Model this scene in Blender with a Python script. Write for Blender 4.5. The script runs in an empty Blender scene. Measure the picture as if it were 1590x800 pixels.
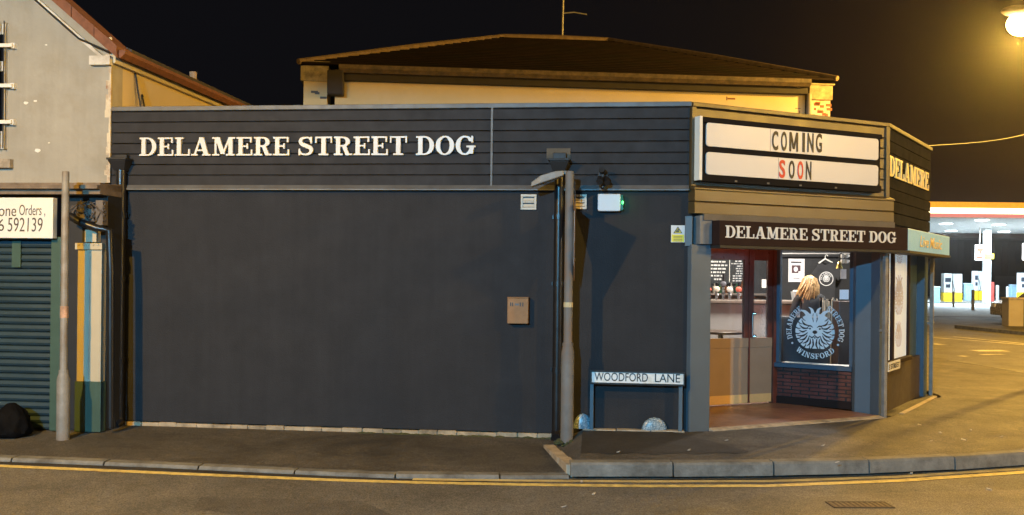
import bpy, math, random
import numpy as np
from mathutils import Vector, Matrix

random.seed(7)
R = math.radians
SC = bpy.context.scene
COL = SC.collection

# ------------------------------------------------------------------ camera
FPX, HY, EYE, ROLL = 1500.0, 426.0, 1.72, R(0.63)
cam_d = bpy.data.cameras.new('camera')
cam = bpy.data.objects.new('camera', cam_d)
COL.objects.link(cam)
cr, sr = math.cos(ROLL), math.sin(ROLL)
cam.matrix_world = Matrix(((cr, -sr, 0, 0), (0, 0, -1, 0), (sr, cr, 0, EYE), (0, 0, 0, 1)))
cam_d.sensor_width = 36.0
cam_d.lens = 36.0 * FPX / 1590.0
cam_d.shift_y = (HY - 400.0) / 1590.0
cam_d.clip_start = 0.05
cam_d.clip_end = 3000
SC.camera = cam

# ------------------------------------------------------------------ world: night sky with town glow low on the right
wd = bpy.data.worlds.new('World')
SC.world = wd
wd.use_nodes = True
nt = wd.node_tree
nt.nodes.clear()
wo = nt.nodes.new('ShaderNodeOutputWorld')
bg = nt.nodes.new('ShaderNodeBackground')
tc = nt.nodes.new('ShaderNodeTexCoord')
dot = nt.nodes.new('ShaderNodeVectorMath'); dot.operation = 'DOT_PRODUCT'
gd = Vector((0.50, 0.85, 0.16)).normalized()
dot.inputs[1].default_value = gd
nt.links.new(tc.outputs['Generated'], dot.inputs[0])
rp = nt.nodes.new('ShaderNodeValToRGB')
nt.links.new(dot.outputs['Value'], rp.inputs['Fac'])
e = rp.color_ramp.elements
e[0].position = 0.0; e[0].color = (0.0035, 0.0042, 0.0065, 1)
e[1].position = 1.0; e[1].color = (0.016, 0.0075, 0.005, 1)
m1 = rp.color_ramp.elements.new(0.86); m1.color = (0.0042, 0.0040, 0.0050, 1)
m2 = rp.color_ramp.elements.new(0.955); m2.color = (0.006, 0.0046, 0.0046, 1)
nt.links.new(rp.outputs['Color'], bg.inputs['Color'])
bg.inputs['Strength'].default_value = 1.0
nt.links.new(bg.outputs['Background'], wo.inputs['Surface'])

# ------------------------------------------------------------------ street lamps and added fill lights
def lamp(name, loc, power, col, radius=0.12):
    d = bpy.data.lights.new(name, 'POINT')
    d.energy = power; d.color = col; d.shadow_soft_size = radius
    o = bpy.data.objects.new(name, d); COL.objects.link(o); o.location = loc
    return o
SODIUM = (1.0, 0.545, 0.08)
sod = bpy.data.lights.new('street_light_sodium', 'SPOT')          # lantern throwing its light along the lane
sod.energy = 3700; sod.color = SODIUM; sod.shadow_soft_size = 0.10; sod.spot_size = R(150); sod.spot_blend = 1.0
sod_o = bpy.data.objects.new('street_light_sodium', sod); COL.objects.link(sod_o); sod_o.location = (-5.7, 3.4, 5.3)
sod_o.rotation_euler = (Vector((-5.0, 8.2, 0.0)) - sod_o.location).to_track_quat('-Z', 'Y').to_euler()        # across the lane, to the left
led = bpy.data.lights.new('street_light_led', 'SPOT')             # cool full cut-off lamp behind the viewer
led.energy = 13000; led.color = (0.16, 0.60, 1.0); led.shadow_soft_size = 0.10; led.spot_size = R(178); led.spot_blend = 0.02
led_o = bpy.data.objects.new('street_light_led', led); COL.objects.link(led_o); led_o.location = (-4.2, -8.0, 5.6)
lamp('street_light_corner', (8.6, 3.9, 6.8), 2000, SODIUM, 0.12)
lamp('added_sodium_sheen', (15.5, 5.6, 6.0), 3900, SODIUM, 0.12)  # unseen lamp added for an orange sheen on the corner boards
lamp('added_sodium_far', (16.8, 25.0, 6.8), 9000, SODIUM, 0.12)          # unseen sodium lamp added to brighten the far road
lamp('added_cool_fill', (16.0, 4.0, 2.2), 500, (0.45, 0.78, 1.0), 0.5)   # unseen cool fill added for the right hand face
SC.view_settings.view_transform = 'Standard'
SC.view_settings.look = 'None'
SC.view_settings.exposure = 0.0
SC.view_settings.gamma = 1.0
SC.cycles.use_denoising = True
try:
    SC.cycles.denoiser = 'OPENIMAGEDENOISE'
except Exception:
    pass
SC.cycles.max_bounces = 6
SC.cycles.diffuse_bounces = 3
SC.cycles.transparent_max_bounces = 12
SC.cycles.sample_clamp_indirect = 4.0

# ------------------------------------------------------------------ survey helpers: sight line of a photo pixel met with a real plane
CAMP = Vector((0, 0, EYE))
def ray(px, py):
    x = (px - 795) / FPX; y = (HY - py) / FPX
    return Vector((x * cr - y * sr, 1.0, x * sr + y * cr))
def ground(px, py, z):
    d = ray(px, py)
    return CAMP + d * ((z - EYE) / d.z)
class Frame:
    def __init__(s, P, deg):
        s.P = Vector((P[0], P[1], 0)); a = R(deg); s.deg = deg
        s.u = Vector((math.cos(a), math.sin(a), 0)); s.n = Vector((s.u.y, -s.u.x, 0))
    def w(s, a, o=0.0, z=0.0):
        return s.P + s.u * a + s.n * o + Vector((0, 0, z))
    def at(s, px, py, o=0.0):
        d = ray(px, py); P2 = s.P + s.n * o
        t = (P2 - CAMP).dot(s.n) / d.dot(s.n)
        q = CAMP + d * t
        return (q - s.P).dot(s.u), q.z
XY = Frame((0, 0), 0)      # n = -Y; s = X, o = -Y

# ------------------------------------------------------------------ materials
MATS = {}
def mat(name, col, rough=0.6, metal=0.0, var=0.22, scale=5.0, bump=0.0, bscale=60.0, spec=0.5, emis=None, estr=0.0, stain=None, sscale=1.2, alpha=1.0, streak=0.0):
    if name in MATS: return MATS[name]
    m = bpy.data.materials.new(name); m.use_nodes = True
    n = m.node_tree; n.nodes.clear(); N = n.nodes.new; L = n.links.new
    out = N('ShaderNodeOutputMaterial'); b = N('ShaderNodeBsdfPrincipled'); L(b.outputs[0], out.inputs[0])
    b.inputs['Roughness'].default_value = rough; b.inputs['Metallic'].default_value = metal
    b.inputs['Specular IOR Level'].default_value = spec
    b.inputs['Alpha'].default_value = alpha
    t = N('ShaderNodeTexCoord')
    nz = N('ShaderNodeTexNoise'); nz.inputs['Scale'].default_value = scale; nz.inputs['Detail'].default_value = 6; nz.inputs['Roughness'].default_value = 0.65
    L(t.outputs['Object'], nz.inputs['Vector'])
    r = N('ShaderNodeValToRGB'); L(nz.outputs['Fac'], r.inputs['Fac'])
    c = np.array(col)
    r.color_ramp.elements[0].position = 0.3; r.color_ramp.elements[1].position = 0.7
    r.color_ramp.elements[0].color = (*np.clip(c * (1 - var), 0, 1), 1); r.color_ramp.elements[1].color = (*np.clip(c * (1 + var), 0, 1), 1)
    colout = r.outputs['Color']
    if stain is not None:
        n2 = N('ShaderNodeTexNoise'); n2.inputs['Scale'].default_value = sscale; n2.inputs['Detail'].default_value = 8; n2.inputs['Roughness'].default_value = 0.7
        L(t.outputs['Object'], n2.inputs['Vector'])
        r2 = N('ShaderNodeValToRGB'); L(n2.outputs['Fac'], r2.inputs['Fac'])
        r2.color_ramp.elements[0].position = 0.48; r2.color_ramp.elements[1].position = 0.68
        r2.color_ramp.elements[0].color = (0, 0, 0, 1); r2.color_ramp.elements[1].color = (0.85, 0.85, 0.85, 1)
        mx = N('ShaderNodeMix'); mx.data_type = 'RGBA'
        L(r2.outputs['Color'], mx.inputs[0]); L(colout, mx.inputs[6]); mx.inputs[7].default_value = (*stain, 1)
        colout = mx.outputs[2]
    if streak:
        mp = N('ShaderNodeMapping'); mp.inputs['Scale'].default_value = (7, 7, 0.35); L(t.outputs['Object'], mp.inputs[0])
        ns = N('ShaderNodeTexNoise'); ns.inputs['Scale'].default_value = 1.6; ns.inputs['Detail'].default_value = 7; ns.inputs['Roughness'].default_value = 0.7; L(mp.outputs[0], ns.inputs['Vector'])
        r3 = N('ShaderNodeValToRGB'); L(ns.outputs['Fac'], r3.inputs['Fac'])
        r3.color_ramp.elements[0].position = 0.35; r3.color_ramp.elements[1].position = 0.7
        r3.color_ramp.elements[0].color = (1 - streak,) * 3 + (1,); r3.color_ramp.elements[1].color = (1 + streak,) * 3 + (1,)
        ms = N('ShaderNodeMix'); ms.data_type = 'RGBA'; ms.blend_type = 'MULTIPLY'; ms.inputs[0].default_value = 1.0
        L(colout, ms.inputs[6]); L(r3.outputs['Color'], ms.inputs[7]); colout = ms.outputs[2]
    L(colout, b.inputs['Base Color'])
    n3 = N('ShaderNodeTexNoise'); n3.inputs['Scale'].default_value = scale * 2.3; n3.inputs['Detail'].default_value = 5
    L(t.outputs['Object'], n3.inputs['Vector'])
    mr = N('ShaderNodeMapRange'); L(n3.outputs['Fac'], mr.inputs[0])
    mr.inputs[3].default_value = max(0.02, rough - 0.12); mr.inputs[4].default_value = min(1, rough + 0.12)
    L(mr.outputs[0], b.inputs['Roughness'])
    if bump:
        nb = N('ShaderNodeTexNoise'); nb.inputs['Scale'].default_value = bscale; nb.inputs['Detail'].default_value = 4
        L(t.outputs['Object'], nb.inputs['Vector'])
        bp = N('ShaderNodeBump'); bp.inputs['Strength'].default_value = bump; bp.inputs['Distance'].default_value = 0.01
        L(nb.outputs['Fac'], bp.inputs['Height']); L(bp.outputs[0], b.inputs['Normal'])
    if emis is not None:
        b.inputs['Emission Color'].default_value = (*emis, 1); b.inputs['Emission Strength'].default_value = estr
    MATS[name] = m
    return m

def glass_mat(name, tint=(0.95, 0.97, 1.0), gloss=1.0):
    m = bpy.data.materials.new(name); m.use_nodes = True
    n = m.node_tree; n.nodes.clear(); N = n.nodes.new; L = n.links.new
    out = N('ShaderNodeOutputMaterial'); tr = N('ShaderNodeBsdfTransparent'); gl = N('ShaderNodeBsdfGlossy'); mx = N('ShaderNodeMixShader'); f = N('ShaderNodeFresnel')
    tr.inputs[0].default_value = (*tint, 1); gl.inputs['Roughness'].default_value = 0.04
    f.inputs['IOR'].default_value = 1.5
    mu = N('ShaderNodeMath'); mu.operation = 'MULTIPLY'; mu.inputs[1].default_value = gloss
    L(f.outputs[0], mu.inputs[0]); L(mu.outputs[0], mx.inputs[0]); L(tr.outputs[0], mx.inputs[1]); L(gl.outputs[0], mx.inputs[2]); L(mx.outputs[0], out.inputs[0])
    return m

M_WALL = mat('charcoal_masonry_paint', (0.0315, 0.0325, 0.0365), 0.85, var=0.12, scale=3.0, bump=0.6, bscale=70, spec=0.12, streak=0.06, stain=(0.028, 0.029, 0.033), sscale=0.6)
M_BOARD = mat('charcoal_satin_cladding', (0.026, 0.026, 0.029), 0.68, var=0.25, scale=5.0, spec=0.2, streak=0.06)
M_BOARDC = mat('lamp_bronzed_cladding', (0.062, 0.037, 0.012), 0.44, var=0.15, scale=2.0, spec=1.0)  # gold lamp sheen put into the brown of the corner boards
M_ZINC = mat('zinc_flashing', (0.13, 0.135, 0.14), 0.6, metal=0.4, var=0.25, scale=4, stain=(0.12, 0.11, 0.10), sscale=3)
M_BLUE = mat('slate_blue_paint', (0.080, 0.108, 0.135), 0.45, var=0.08, scale=3, bump=0.05)
M_BLUED = mat('dark_slate_blue_paint', (0.045, 0.082, 0.125), 0.42, var=0.08, scale=3)
M_WHITE = mat('white_letter_enamel', (0.62, 0.61, 0.59), 0.45, var=0.04)
M_GOLD_LAMPLIT = mat('gold_and_lamplit_enamel', (0.78, 0.60, 0.26), 0.4, var=0.06)  # lamp yellow of the side fascia letters is mixed into this paint
M_BLACKP = mat('black_gloss_plastic', (0.010, 0.010, 0.011), 0.34, var=0.2)
M_BLACK = mat('matt_black_paint', (0.012, 0.012, 0.013), 0.6, var=0.2)
M_BROWNSIGN = mat('deep_brown_signboard', (0.024, 0.0125, 0.0105), 0.75, var=0.12, spec=0.12)
M_GALV = mat('galvanised_steel', (0.22, 0.215, 0.20), 0.65, metal=0.2, var=0.25, scale=7, stain=(0.16, 0.11, 0.07), sscale=2.2, bump=0.05)
M_POLER = mat('grey_paint_rusting', (0.14, 0.14, 0.137), 0.7, metal=0.1, var=0.2, scale=8, stain=(0.17, 0.085, 0.04), sscale=2.0, bump=0.1)
M_RUST = mat('rust', (0.17, 0.075, 0.035), 0.85, var=0.4, scale=14, bump=0.2)
M_WOOD = mat('mahogany_varnish', (0.13, 0.036, 0.024), 0.32, var=0.3, scale=6)
M_PANEL = mat('taupe_door_panel', (0.30, 0.21, 0.14), 0.5, var=0.08, scale=5)
M_BRASS = mat('brass_kick_plate', (0.68, 0.44, 0.19), 0.45, metal=0.1, var=0.1)
M_CHROME = mat('chrome', (0.7, 0.7, 0.7), 0.18, metal=1.0, var=0.05)
M_TILE = mat('terracotta_quarry_tile', (0.22, 0.115, 0.072), 0.4, var=0.3, scale=4, stain=(0.16, 0.07, 0.05), sscale=3)
M_STONE = mat('weathered_stone', (0.33, 0.28, 0.21), 0.85, var=0.3, scale=9, bump=0.3, bscale=40, stain=(0.13, 0.11, 0.08), sscale=4)
M_BRICKB = mat('pale_plinth_brick', (0.38, 0.30, 0.20), 0.85, var=0.35, scale=6, bump=0.3, stain=(0.09, 0.075, 0.05), sscale=2.5)
M_BRICKD = mat('maroon_glazed_brick', (0.13, 0.036, 0.028), 0.35, var=0.45, scale=5)
M_MORTAR = mat('dark_mortar', (0.03, 0.026, 0.024), 0.9, var=0.2)
M_RENDER = mat('dirty_cream_render', (0.32, 0.30, 0.25), 0.9, var=0.10, scale=2.2, bump=0.25, bscale=30, stain=(0.27, 0.24, 0.18), sscale=1.6, streak=0.05)
M_CREAMW = mat('cream_wall_paint', (0.50, 0.40, 0.22), 0.85, var=0.07, scale=1.5, bump=0.1, bscale=30, stain=(0.52, 0.42, 0.26), sscale=1.2)
M_PEEL = mat('peeling_cream_paint', (0.58, 0.50, 0.36), 0.85, var=0.15, scale=3, stain=(0.20, 0.075, 0.035), sscale=4.5, bump=0.2)
M_GUTTER = mat('flaking_gutter_paint', (0.09, 0.062, 0.04), 0.7, var=0.5, scale=9, stain=(0.025, 0.02, 0.015), sscale=5)
M_SOFFIT = mat('dark_eaves_timber', (0.02, 0.015, 0.012), 0.8)
M_CREAM = mat('cream_gloss_paint', (0.44, 0.385, 0.27), 0.45, var=0.06)
M_GREEN = mat('dark_green_paint', (0.045, 0.085, 0.065), 0.45, var=0.1)
M_SHUT = mat('green_roller_shutter', (0.028, 0.055, 0.072), 0.42, metal=0.2, var=0.12, scale=2)
M_OFFWHITE = mat('off_white_board', (0.70, 0.68, 0.62), 0.5, var=0.04)
M_INK = mat('black_lettering', (0.012, 0.012, 0.012), 0.5)
M_RED = mat('red_lettering', (0.62, 0.05, 0.025), 0.5)
M_SIGNW = mat('white_street_plate', (0.74, 0.74, 0.72), 0.4, var=0.06, stain=(0.50, 0.46, 0.38), sscale=5)
M_YEL = mat('yellow_sticker', (0.72, 0.62, 0.03), 0.5, var=0.04)
M_COPPER = mat('brown_metal_bin', (0.27, 0.15, 0.07), 0.7, metal=0.2, var=0.15, scale=9)
M_VENT = mat('cream_plastic_vent', (0.50, 0.46, 0.38), 0.5, var=0.1)
M_ROAD_COL = (0.065, 0.062, 0.057)
M_GRASSY = mat('moss_and_weeds', (0.05, 0.055, 0.02), 0.95, var=0.5, scale=25, bump=0.6)
M_TERRA = mat('terracotta_verge_tile', (0.17, 0.065, 0.032), 0.8, var=0.3, scale=12, bump=0.2)
M_ALU = mat('aluminium_pole', (0.45, 0.43, 0.40), 0.45, metal=0.6)
M_GLASS = glass_mat('window_glass')
M_FROST = mat('frosted_window_film', (0.62, 0.68, 0.76), 0.45, var=0.05, emis=(0.70, 0.86, 1.0), estr=0.30)  # emission put in as if backlit; the film itself glows
M_DECAL = mat('etched_window_decal', (0.72, 0.74, 0.76), 0.55, var=0.06)
M_DECALT = mat('tan_window_decal', (0.45, 0.40, 0.34), 0.6, var=0.15, emis=(.8, .75, .7), estr=.16)  # given its own glow to go with the glowing film
M_PALEBLUE = mat('pale_blue_signboard', (0.22, 0.46, 0.66), 0.5, var=0.08, emis=(.22, .52, .78), estr=.22)  # emission added to hold the blue under sodium light

def tarmac(name, col, coarse, patch, seed):
    m = bpy.data.materials.new(name); m.use_nodes = True
    n = m.node_tree; n.nodes.clear(); N = n.nodes.new; L = n.links.new
    out = N('ShaderNodeOutputMaterial'); b = N('ShaderNodeBsdfPrincipled'); L(b.outputs[0], out.inputs[0])
    t = N('ShaderNodeTexCoord'); mp = N('ShaderNodeMapping'); mp.inputs['Location'].default_value = (seed, seed * 2, 0)
    L(t.outputs['Object'], mp.inputs[0])
    def noise(sc, det=6, rg=0.6, dist=0.0):
        q = N('ShaderNodeTexNoise'); q.inputs['Scale'].default_value = sc; q.inputs['Detail'].default_value = det; q.inputs['Roughness'].default_value = rg; q.inputs['Distortion'].default_value = dist
        L(mp.outputs[0], q.inputs['Vector']); return q.outputs['Fac']
    def ramp(src, p0, c0, p1, c1):
        q = N('ShaderNodeValToRGB'); L(src, q.inputs[0])
        q.color_ramp.elements[0].position = p0; q.color_ramp.elements[1].position = p1
        q.color_ramp.elements[0].color = (*c0, 1); q.color_ramp.elements[1].color = (*c1, 1); return q.outputs[0]
    c = np.array(col)
    def mixc(f, a, bcol, mode='MIX'):
        q = N('ShaderNodeMix'); q.data_type = 'RGBA'; q.blend_type = mode
        if isinstance(f, float): q.inputs[0].default_value = f
        else: L(f, q.inputs[0])
        L(a, q.inputs[6]); L(bcol, q.inputs[7]); return q.outputs[2]
    base = ramp(noise(0.9, 8, 0.65, 0.6), 0.32, tuple(c * (1 - patch)), 0.68, tuple(c * (1 + patch)))
    g = ramp(noise(75, 3, 0.65), 0.30, (1 - coarse,) * 3, 0.72, (1 + coarse,) * 3)
    g2 = ramp(noise(14, 8, 0.8), 0.3, (0.68,) * 3, 0.7, (1.32,) * 3)
    cc = mixc(1.0, base, g, 'MULTIPLY'); cc = mixc(1.0, cc, g2, 'MULTIPLY')
    # hairline cracks
    v = N('ShaderNodeTexVoronoi'); v.feature = 'DISTANCE_TO_EDGE'; v.inputs['Scale'].default_value = 0.55
    wv = N('ShaderNodeTexNoise'); wv.inputs['Scale'].default_value = 2.5; wv.inputs['Detail'].default_value = 6
    L(mp.outputs[0], wv.inputs['Vector'])
    va = N('ShaderNodeVectorMath'); va.operation = 'MULTIPLY_ADD'; L(wv.outputs['Color'], va.inputs[0]); va.inputs[1].default_value = (0.5, 0.5, 0); L(mp.outputs[0], va.inputs[2])
    L(va.outputs[0], v.inputs['Vector'])
    ck = ramp(v.outputs['Distance'], 0.0, (0.5,) * 3, 0.006, (1, 1, 1))
    cc = mixc(0.45, cc, mixc(1.0, cc, ck, 'MULTIPLY'))
    L(cc, b.inputs['Base Color'])
    rr = N('ShaderNodeMapRange'); L(noise(3, 6), rr.inputs[0]); rr.inputs[3].default_value = 0.55; rr.inputs[4].default_value = 0.9; L(rr.outputs[0], b.inputs['Roughness'])
    bp = N('ShaderNodeBump'); bp.inputs['Strength'].default_value = 0.8; bp.inputs['Distance'].default_value = 0.02
    L(noise(60, 5, 0.75), bp.inputs['Height']); L(bp.outputs[0], b.inputs['Normal'])
    return m
M_ROAD = tarmac('road_asphalt', (0.135, 0.128, 0.115), 0.75, 0.33, 3.1)
M_PAVE = tarmac('pavement_asphalt', (0.078, 0.071, 0.061), 0.8, 0.55, 8.7)
M_PATCH_SHADE = tarmac('dark_asphalt_and_shade', (0.034, 0.031, 0.028), 0.5, 0.35, 15.2)  # also colours the painted shade wedge on the pavement
M_CONC = tarmac('forecourt_concrete', (0.30, 0.30, 0.29), 0.2, 0.12, 21.0)
M_KERB = mat('concrete_kerb', (0.155, 0.155, 0.145), 0.85, var=0.35, scale=7, bump=0.4, bscale=70, stain=(0.06, 0.055, 0.047), sscale=2.4)
M_LINE = mat('worn_yellow_line', (0.62, 0.50, 0.17), 0.8, var=0.25, scale=14, stain=(0.30, 0.23, 0.09), sscale=9)
M_LINE2 = mat('faded_yellow_line', (0.50, 0.42, 0.20), 0.85, var=0.3, scale=14, stain=(0.20, 0.16, 0.08), sscale=7)
M_LINEW = mat('worn_white_line', (0.55, 0.52, 0.45), 0.8, var=0.3, scale=8, stain=(0.12, 0.11, 0.09), sscale=2)

# ------------------------------------------------------------------ mesh builder
class MB:
    def __init__(s): s.v = []; s.f = []
    def add(s, verts, faces):
        k = len(s.v); s.v += [Vector(p) for p in verts]; s.f += [tuple(i + k for i in f) for f in faces]; return s
    def hexa(s, p):   # 8 points: bottom ring 0-3 (ccw from above), top ring 4-7
        return s.add(p, [(3, 2, 1, 0), (4, 5, 6, 7), (0, 1, 5, 4), (1, 2, 6, 5), (2, 3, 7, 6), (3, 0, 4, 7)])
    def box(s, fr, a0, a1, o0, o1, z0, z1):
        if a1 < a0: a0, a1 = a1, a0
        if o1 < o0: o0, o1 = o1, o0
        if z1 < z0: z0, z1 = z1, z0
        q = [(a0, o1), (a1, o1), (a1, o0), (a0, o0)]
        return s.hexa([fr.w(a, o, z0) for a, o in q] + [fr.w(a, o, z1) for a, o in q])
    def prism(s, pts, z0, z1):   # plan polygon ccw
        n = len(pts)
        v = [Vector((p[0], p[1], z0)) for p in pts] + [Vector((p[0], p[1], z1)) for p in pts]
        return s.add(v, [tuple(range(n))[::-1], tuple(range(n, 2 * n))] + [(i, (i + 1) % n, n + (i + 1) % n, n + i) for i in range(n)])
    def profile(s, fr, pts, o0, o1):   # polygon in (a,z), thickness along o
        n = len(pts)
        v = [fr.w(a, o1, z) for a, z in pts] + [fr.w(a, o0, z) for a, z in pts]
        return s.add(v, [tuple(range(n)), tuple(range(n, 2 * n))[::-1]] + [(i, n + i, n + (i + 1) % n, (i + 1) % n) for i in range(n)])
    def sweep(s, fr, pts, a0, a1):     # polygon in (o,z), swept along a
        n = len(pts)
        v = [fr.w(a0, o, z) for o, z in pts] + [fr.w(a1, o, z) for o, z in pts]
        return s.add(v, [tuple(range(n))[::-1], tuple(range(n, 2 * n))] + [(i, (i + 1) % n, n + (i + 1) % n, n + i) for i in range(n)])
    def tube(s, pts, rad, n=12, caps=True):
        pts = [Vector(p) for p in pts]; rr = rad if isinstance(rad, (list, tuple)) else [rad] * len(pts)
        rings = []; ref = None
        for i, p in enumerate(pts):
            d = (pts[min(i + 1, len(pts) - 1)] - pts[max(i - 1, 0)]).normalized()
            if ref is None: ref = Vector((1, 0, 0)) if abs(d.x) < 0.9 else Vector((0, 1, 0))
            x = (ref - d * ref.dot(d)).normalized(); y = d.cross(x); ref = x
            rings.append([p + (x * math.cos(2 * math.pi * k / n) + y * math.sin(2 * math.pi * k / n)) * rr[i] for k in range(n)])
        fs = []
        for i in range(len(pts) - 1):
            for k in range(n):
                fs.append((i * n + k, i * n + (k + 1) % n, (i + 1) * n + (k + 1) % n, (i + 1) * n + k))
        if caps:
            fs.append(tuple(range(n))[::-1]); fs.append(tuple((len(pts) - 1) * n + k for k in range(n)))
        return s.add([p for r_ in rings for p in r_], fs)
    def lathe(s, base, prof, n=20):    # (r,z) profile about vertical axis
        return s.tube([Vector(base) + Vector((0, 0, z)) for r_, z in prof], [max(r_, 1e-4) for r_, z in prof], n)
    def ball(s, c, rx, ry, rz, nu=20, nv=12, z0=-1.0):
        vs = []; fs = []
        for j in range(nv + 1):
            zz = z0 + (1 - z0) * j / nv
            th = math.asin(max(-1, min(1, zz)))
            for i in range(nu):
                a = 2 * math.pi * i / nu
                vs.append((c[0] + rx * math.cos(th) * math.cos(a), c[1] + ry * math.cos(th) * math.sin(a), c[2] + rz * zz))
        for j in range(nv):
            for i in range(nu):
                fs.append((j * nu + i, j * nu + (i + 1) % nu, (j + 1) * nu + (i + 1) % nu, (j + 1) * nu + i))
        fs.append(tuple(range(nu))[::-1]); fs.append(tuple(nv * nu + i for i in range(nu)))
        return s.add(vs, fs)
    def build(s, name, material, parent=None, bevel=0.0, smooth=False):
        off = root_loc(parent) if parent else Vector((0, 0, 0))
        me = bpy.data.meshes.new(name)
        me.from_pydata([tuple(p - off) for p in s.v], [], s.f)
        me.materials.append(material)
        if smooth:
            me.shade_smooth() if hasattr(me, 'shade_smooth') else None
            try: me.set_sharp_from_angle(angle=R(35))
            except Exception: pass
        me.update()
        o = bpy.data.objects.new(name, me); COL.objects.link(o)
        if parent: o.parent = parent
        if bevel:
            b = o.modifiers.new('bevel', 'BEVEL'); b.width = bevel; b.segments = 2; b.limit_method = 'ANGLE'; b.angle_limit = R(40)
        return o
def root_loc(o):
    v = Vector((0, 0, 0))
    while o is not None:
        v = v + o.location; o = o.parent
    return v
def tag(o, label, cat, group=None, kind=None):
    o['label'] = label; o['category'] = cat
    if group: o['group'] = group
    if kind: o['kind'] = kind
    return o
def thing(name, label, cat, loc, group=None):
    o = bpy.data.objects.new(name, None); COL.objects.link(o); o.location = Vector(loc)
    o.empty_display_size = 0.1
    return tag(o, label, cat, group)
def struct(o):
    o['kind'] = 'structure'; return o
def dup(root, loc, label=None):
    r = root.copy(); COL.objects.link(r); r.location = Vector(loc)
    if label: r['label'] = label
    for ch in list(root.children):
        c = ch.copy(); COL.objects.link(c); c.parent = r
        for g in list(ch.children):
            d = g.copy(); COL.objects.link(d); d.parent = c
    return r

# ------------------------------------------------------------------ shapes from distance functions (slab-serif letters, emblem)
def rc(x0, x1, y0, y1): return lambda X, Y: np.maximum(np.maximum(x0 - X, X - x1), np.maximum(y0 - Y, Y - y1))
def el(cx, cy, a, b): return lambda X, Y: (np.sqrt(((X - cx) / a) ** 2 + ((Y - cy) / b) ** 2) - 1) * min(a, b)
def pa(x0, y0, x1, y1, w):
    k = (x1 - x0) / (y1 - y0); lo, hi = min(y0, y1), max(y0, y1); q = 1 / math.sqrt(1 + k * k)
    return lambda X, Y: np.maximum((np.abs(X - (x0 + (Y - y0) * k)) - w / 2) * q, np.maximum(lo - Y, Y - hi))
def U(*fs): return lambda X, Y: np.minimum.reduce([f(X, Y) for f in fs])
def I_(*fs): return lambda X, Y: np.maximum.reduce([f(X, Y) for f in fs])
def neg(f): return lambda X, Y: -f(X, Y)
def stroke(pts, rad):
    P = np.array(pts, float); n = len(P)
    def cr_(a, t):
        i = int(a); p0, p1, p2, p3 = P[max(i - 1, 0)], P[i], P[min(i + 1, n - 1)], P[min(i + 2, n - 1)]
        return 0.5 * (2 * p1 + (p2 - p0) * t + (2 * p0 - 5 * p1 + 4 * p2 - p3) * t * t + (-p0 + 3 * p1 - 3 * p2 + p3) * t ** 3)
    Q = []; rr = []
    for i in range(n - 1):
        for k in range(4):
            Q.append(cr_(i, k / 4)); rr.append(rad[i] + (rad[i + 1] - rad[i]) * k / 4)
    Q.append(P[-1]); rr.append(rad[-1])
    def f(X, Y):
        d = np.full(np.shape(X), 9.0)
        for i in range(len(Q) - 1):
            a, b = Q[i], Q[i + 1]; ab = b - a; L2 = max(ab @ ab, 1e-9)
            t = np.clip(((X - a[0]) * ab[0] + (Y - a[1]) * ab[1]) / L2, 0, 1)
            dd = np.hypot(X - a[0] - t * ab[0], Y - a[1] - t * ab[1]) - (rr[i] + (rr[i + 1] - rr[i]) * t)
            d = np.minimum(d, dd)
        return d
    return f
T_, t_, h_ = 0.20, 0.085, 0.09
def stem(x=0.1): return rc(x, x + T_, 0, 1)
GL = {}
GL['D'] = (U(stem(), rc(0, .12, 0, h_), rc(0, .12, 1 - h_, 1), rc(.1, .4, 0, t_), rc(.1, .4, 1 - t_, 1), I_(el(.40, .5, .44, .5), neg(el(.40, .5, .23, .5 - t_)), lambda X, Y: .38 - X)), .84)
GL['E'] = (U(stem(), rc(0, .12, 0, h_), rc(0, .12, 1 - h_, 1), rc(.1, .74, 1 - t_, 1), rc(.1, .78, 0, t_), rc(.28, .55, .46, .46 + t_), rc(.66, .74, .70, 1), rc(.70, .78, 0, .32), rc(.49, .56, .36, .65)), .78)
GL['F'] = (U(stem(), rc(0, .42, 0, h_), rc(0, .12, 1 - h_, 1), rc(.1, .74, 1 - t_, 1), rc(.28, .55, .46, .46 + t_), rc(.66, .74, .68, 1), rc(.49, .56, .36, .65)), .74)
GL['L'] = (U(stem(), rc(0, .42, 1 - h_, 1), rc(0, .74, 0, t_), rc(.66, .74, 0, .36)), .74)
GL['A'] = (U(pa(.16, 0, .46, 1, .10), pa(.75, 0, .49, 1, .23), rc(.24, .66, .25, .25 + t_), rc(0, .32, 0, h_), rc(.55, .96, 0, h_)), .96)
GL['M'] = (U(rc(.12, .22, 0, 1), rc(.80, 1.0, 0, 1), pa(.25, 1, .53, .08, .22), pa(.53, .08, .86, 1, .10), rc(0, .28, 1 - h_, 1), rc(0, .35, 0, h_), rc(.68, 1.12, 0, h_), rc(.84, 1.12, 1 - h_, 1)), 1.12)
GL['R'] = (U(stem(), rc(0, .42, 0, h_), rc(0, .12, 1 - h_, 1), rc(.1, .44, 1 - t_, 1), rc(.1, .46, .46, .46 + t_), I_(el(.43, .73, .33, .27), neg(el(.43, .73, .13, .27 - t_)), lambda X, Y: .40 - X), pa(.48, .5, .66, 0, .20), rc(.6, .88, 0, h_)), .86)
GL['S'] = (U(stroke([(.62, .72), (.56, .92), (.38, .955), (.18, .89), (.13, .74), (.22, .60), (.42, .50), (.60, .40), (.65, .25), (.56, .10), (.36, .045), (.17, .10), (.09, .28)], [.03, .045, .045, .07, .085, .10, .11, .10, .085, .065, .045, .045, .03]), rc(.60, .68, .64, 1), rc(.04, .12, 0, .36)), .75)
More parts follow.
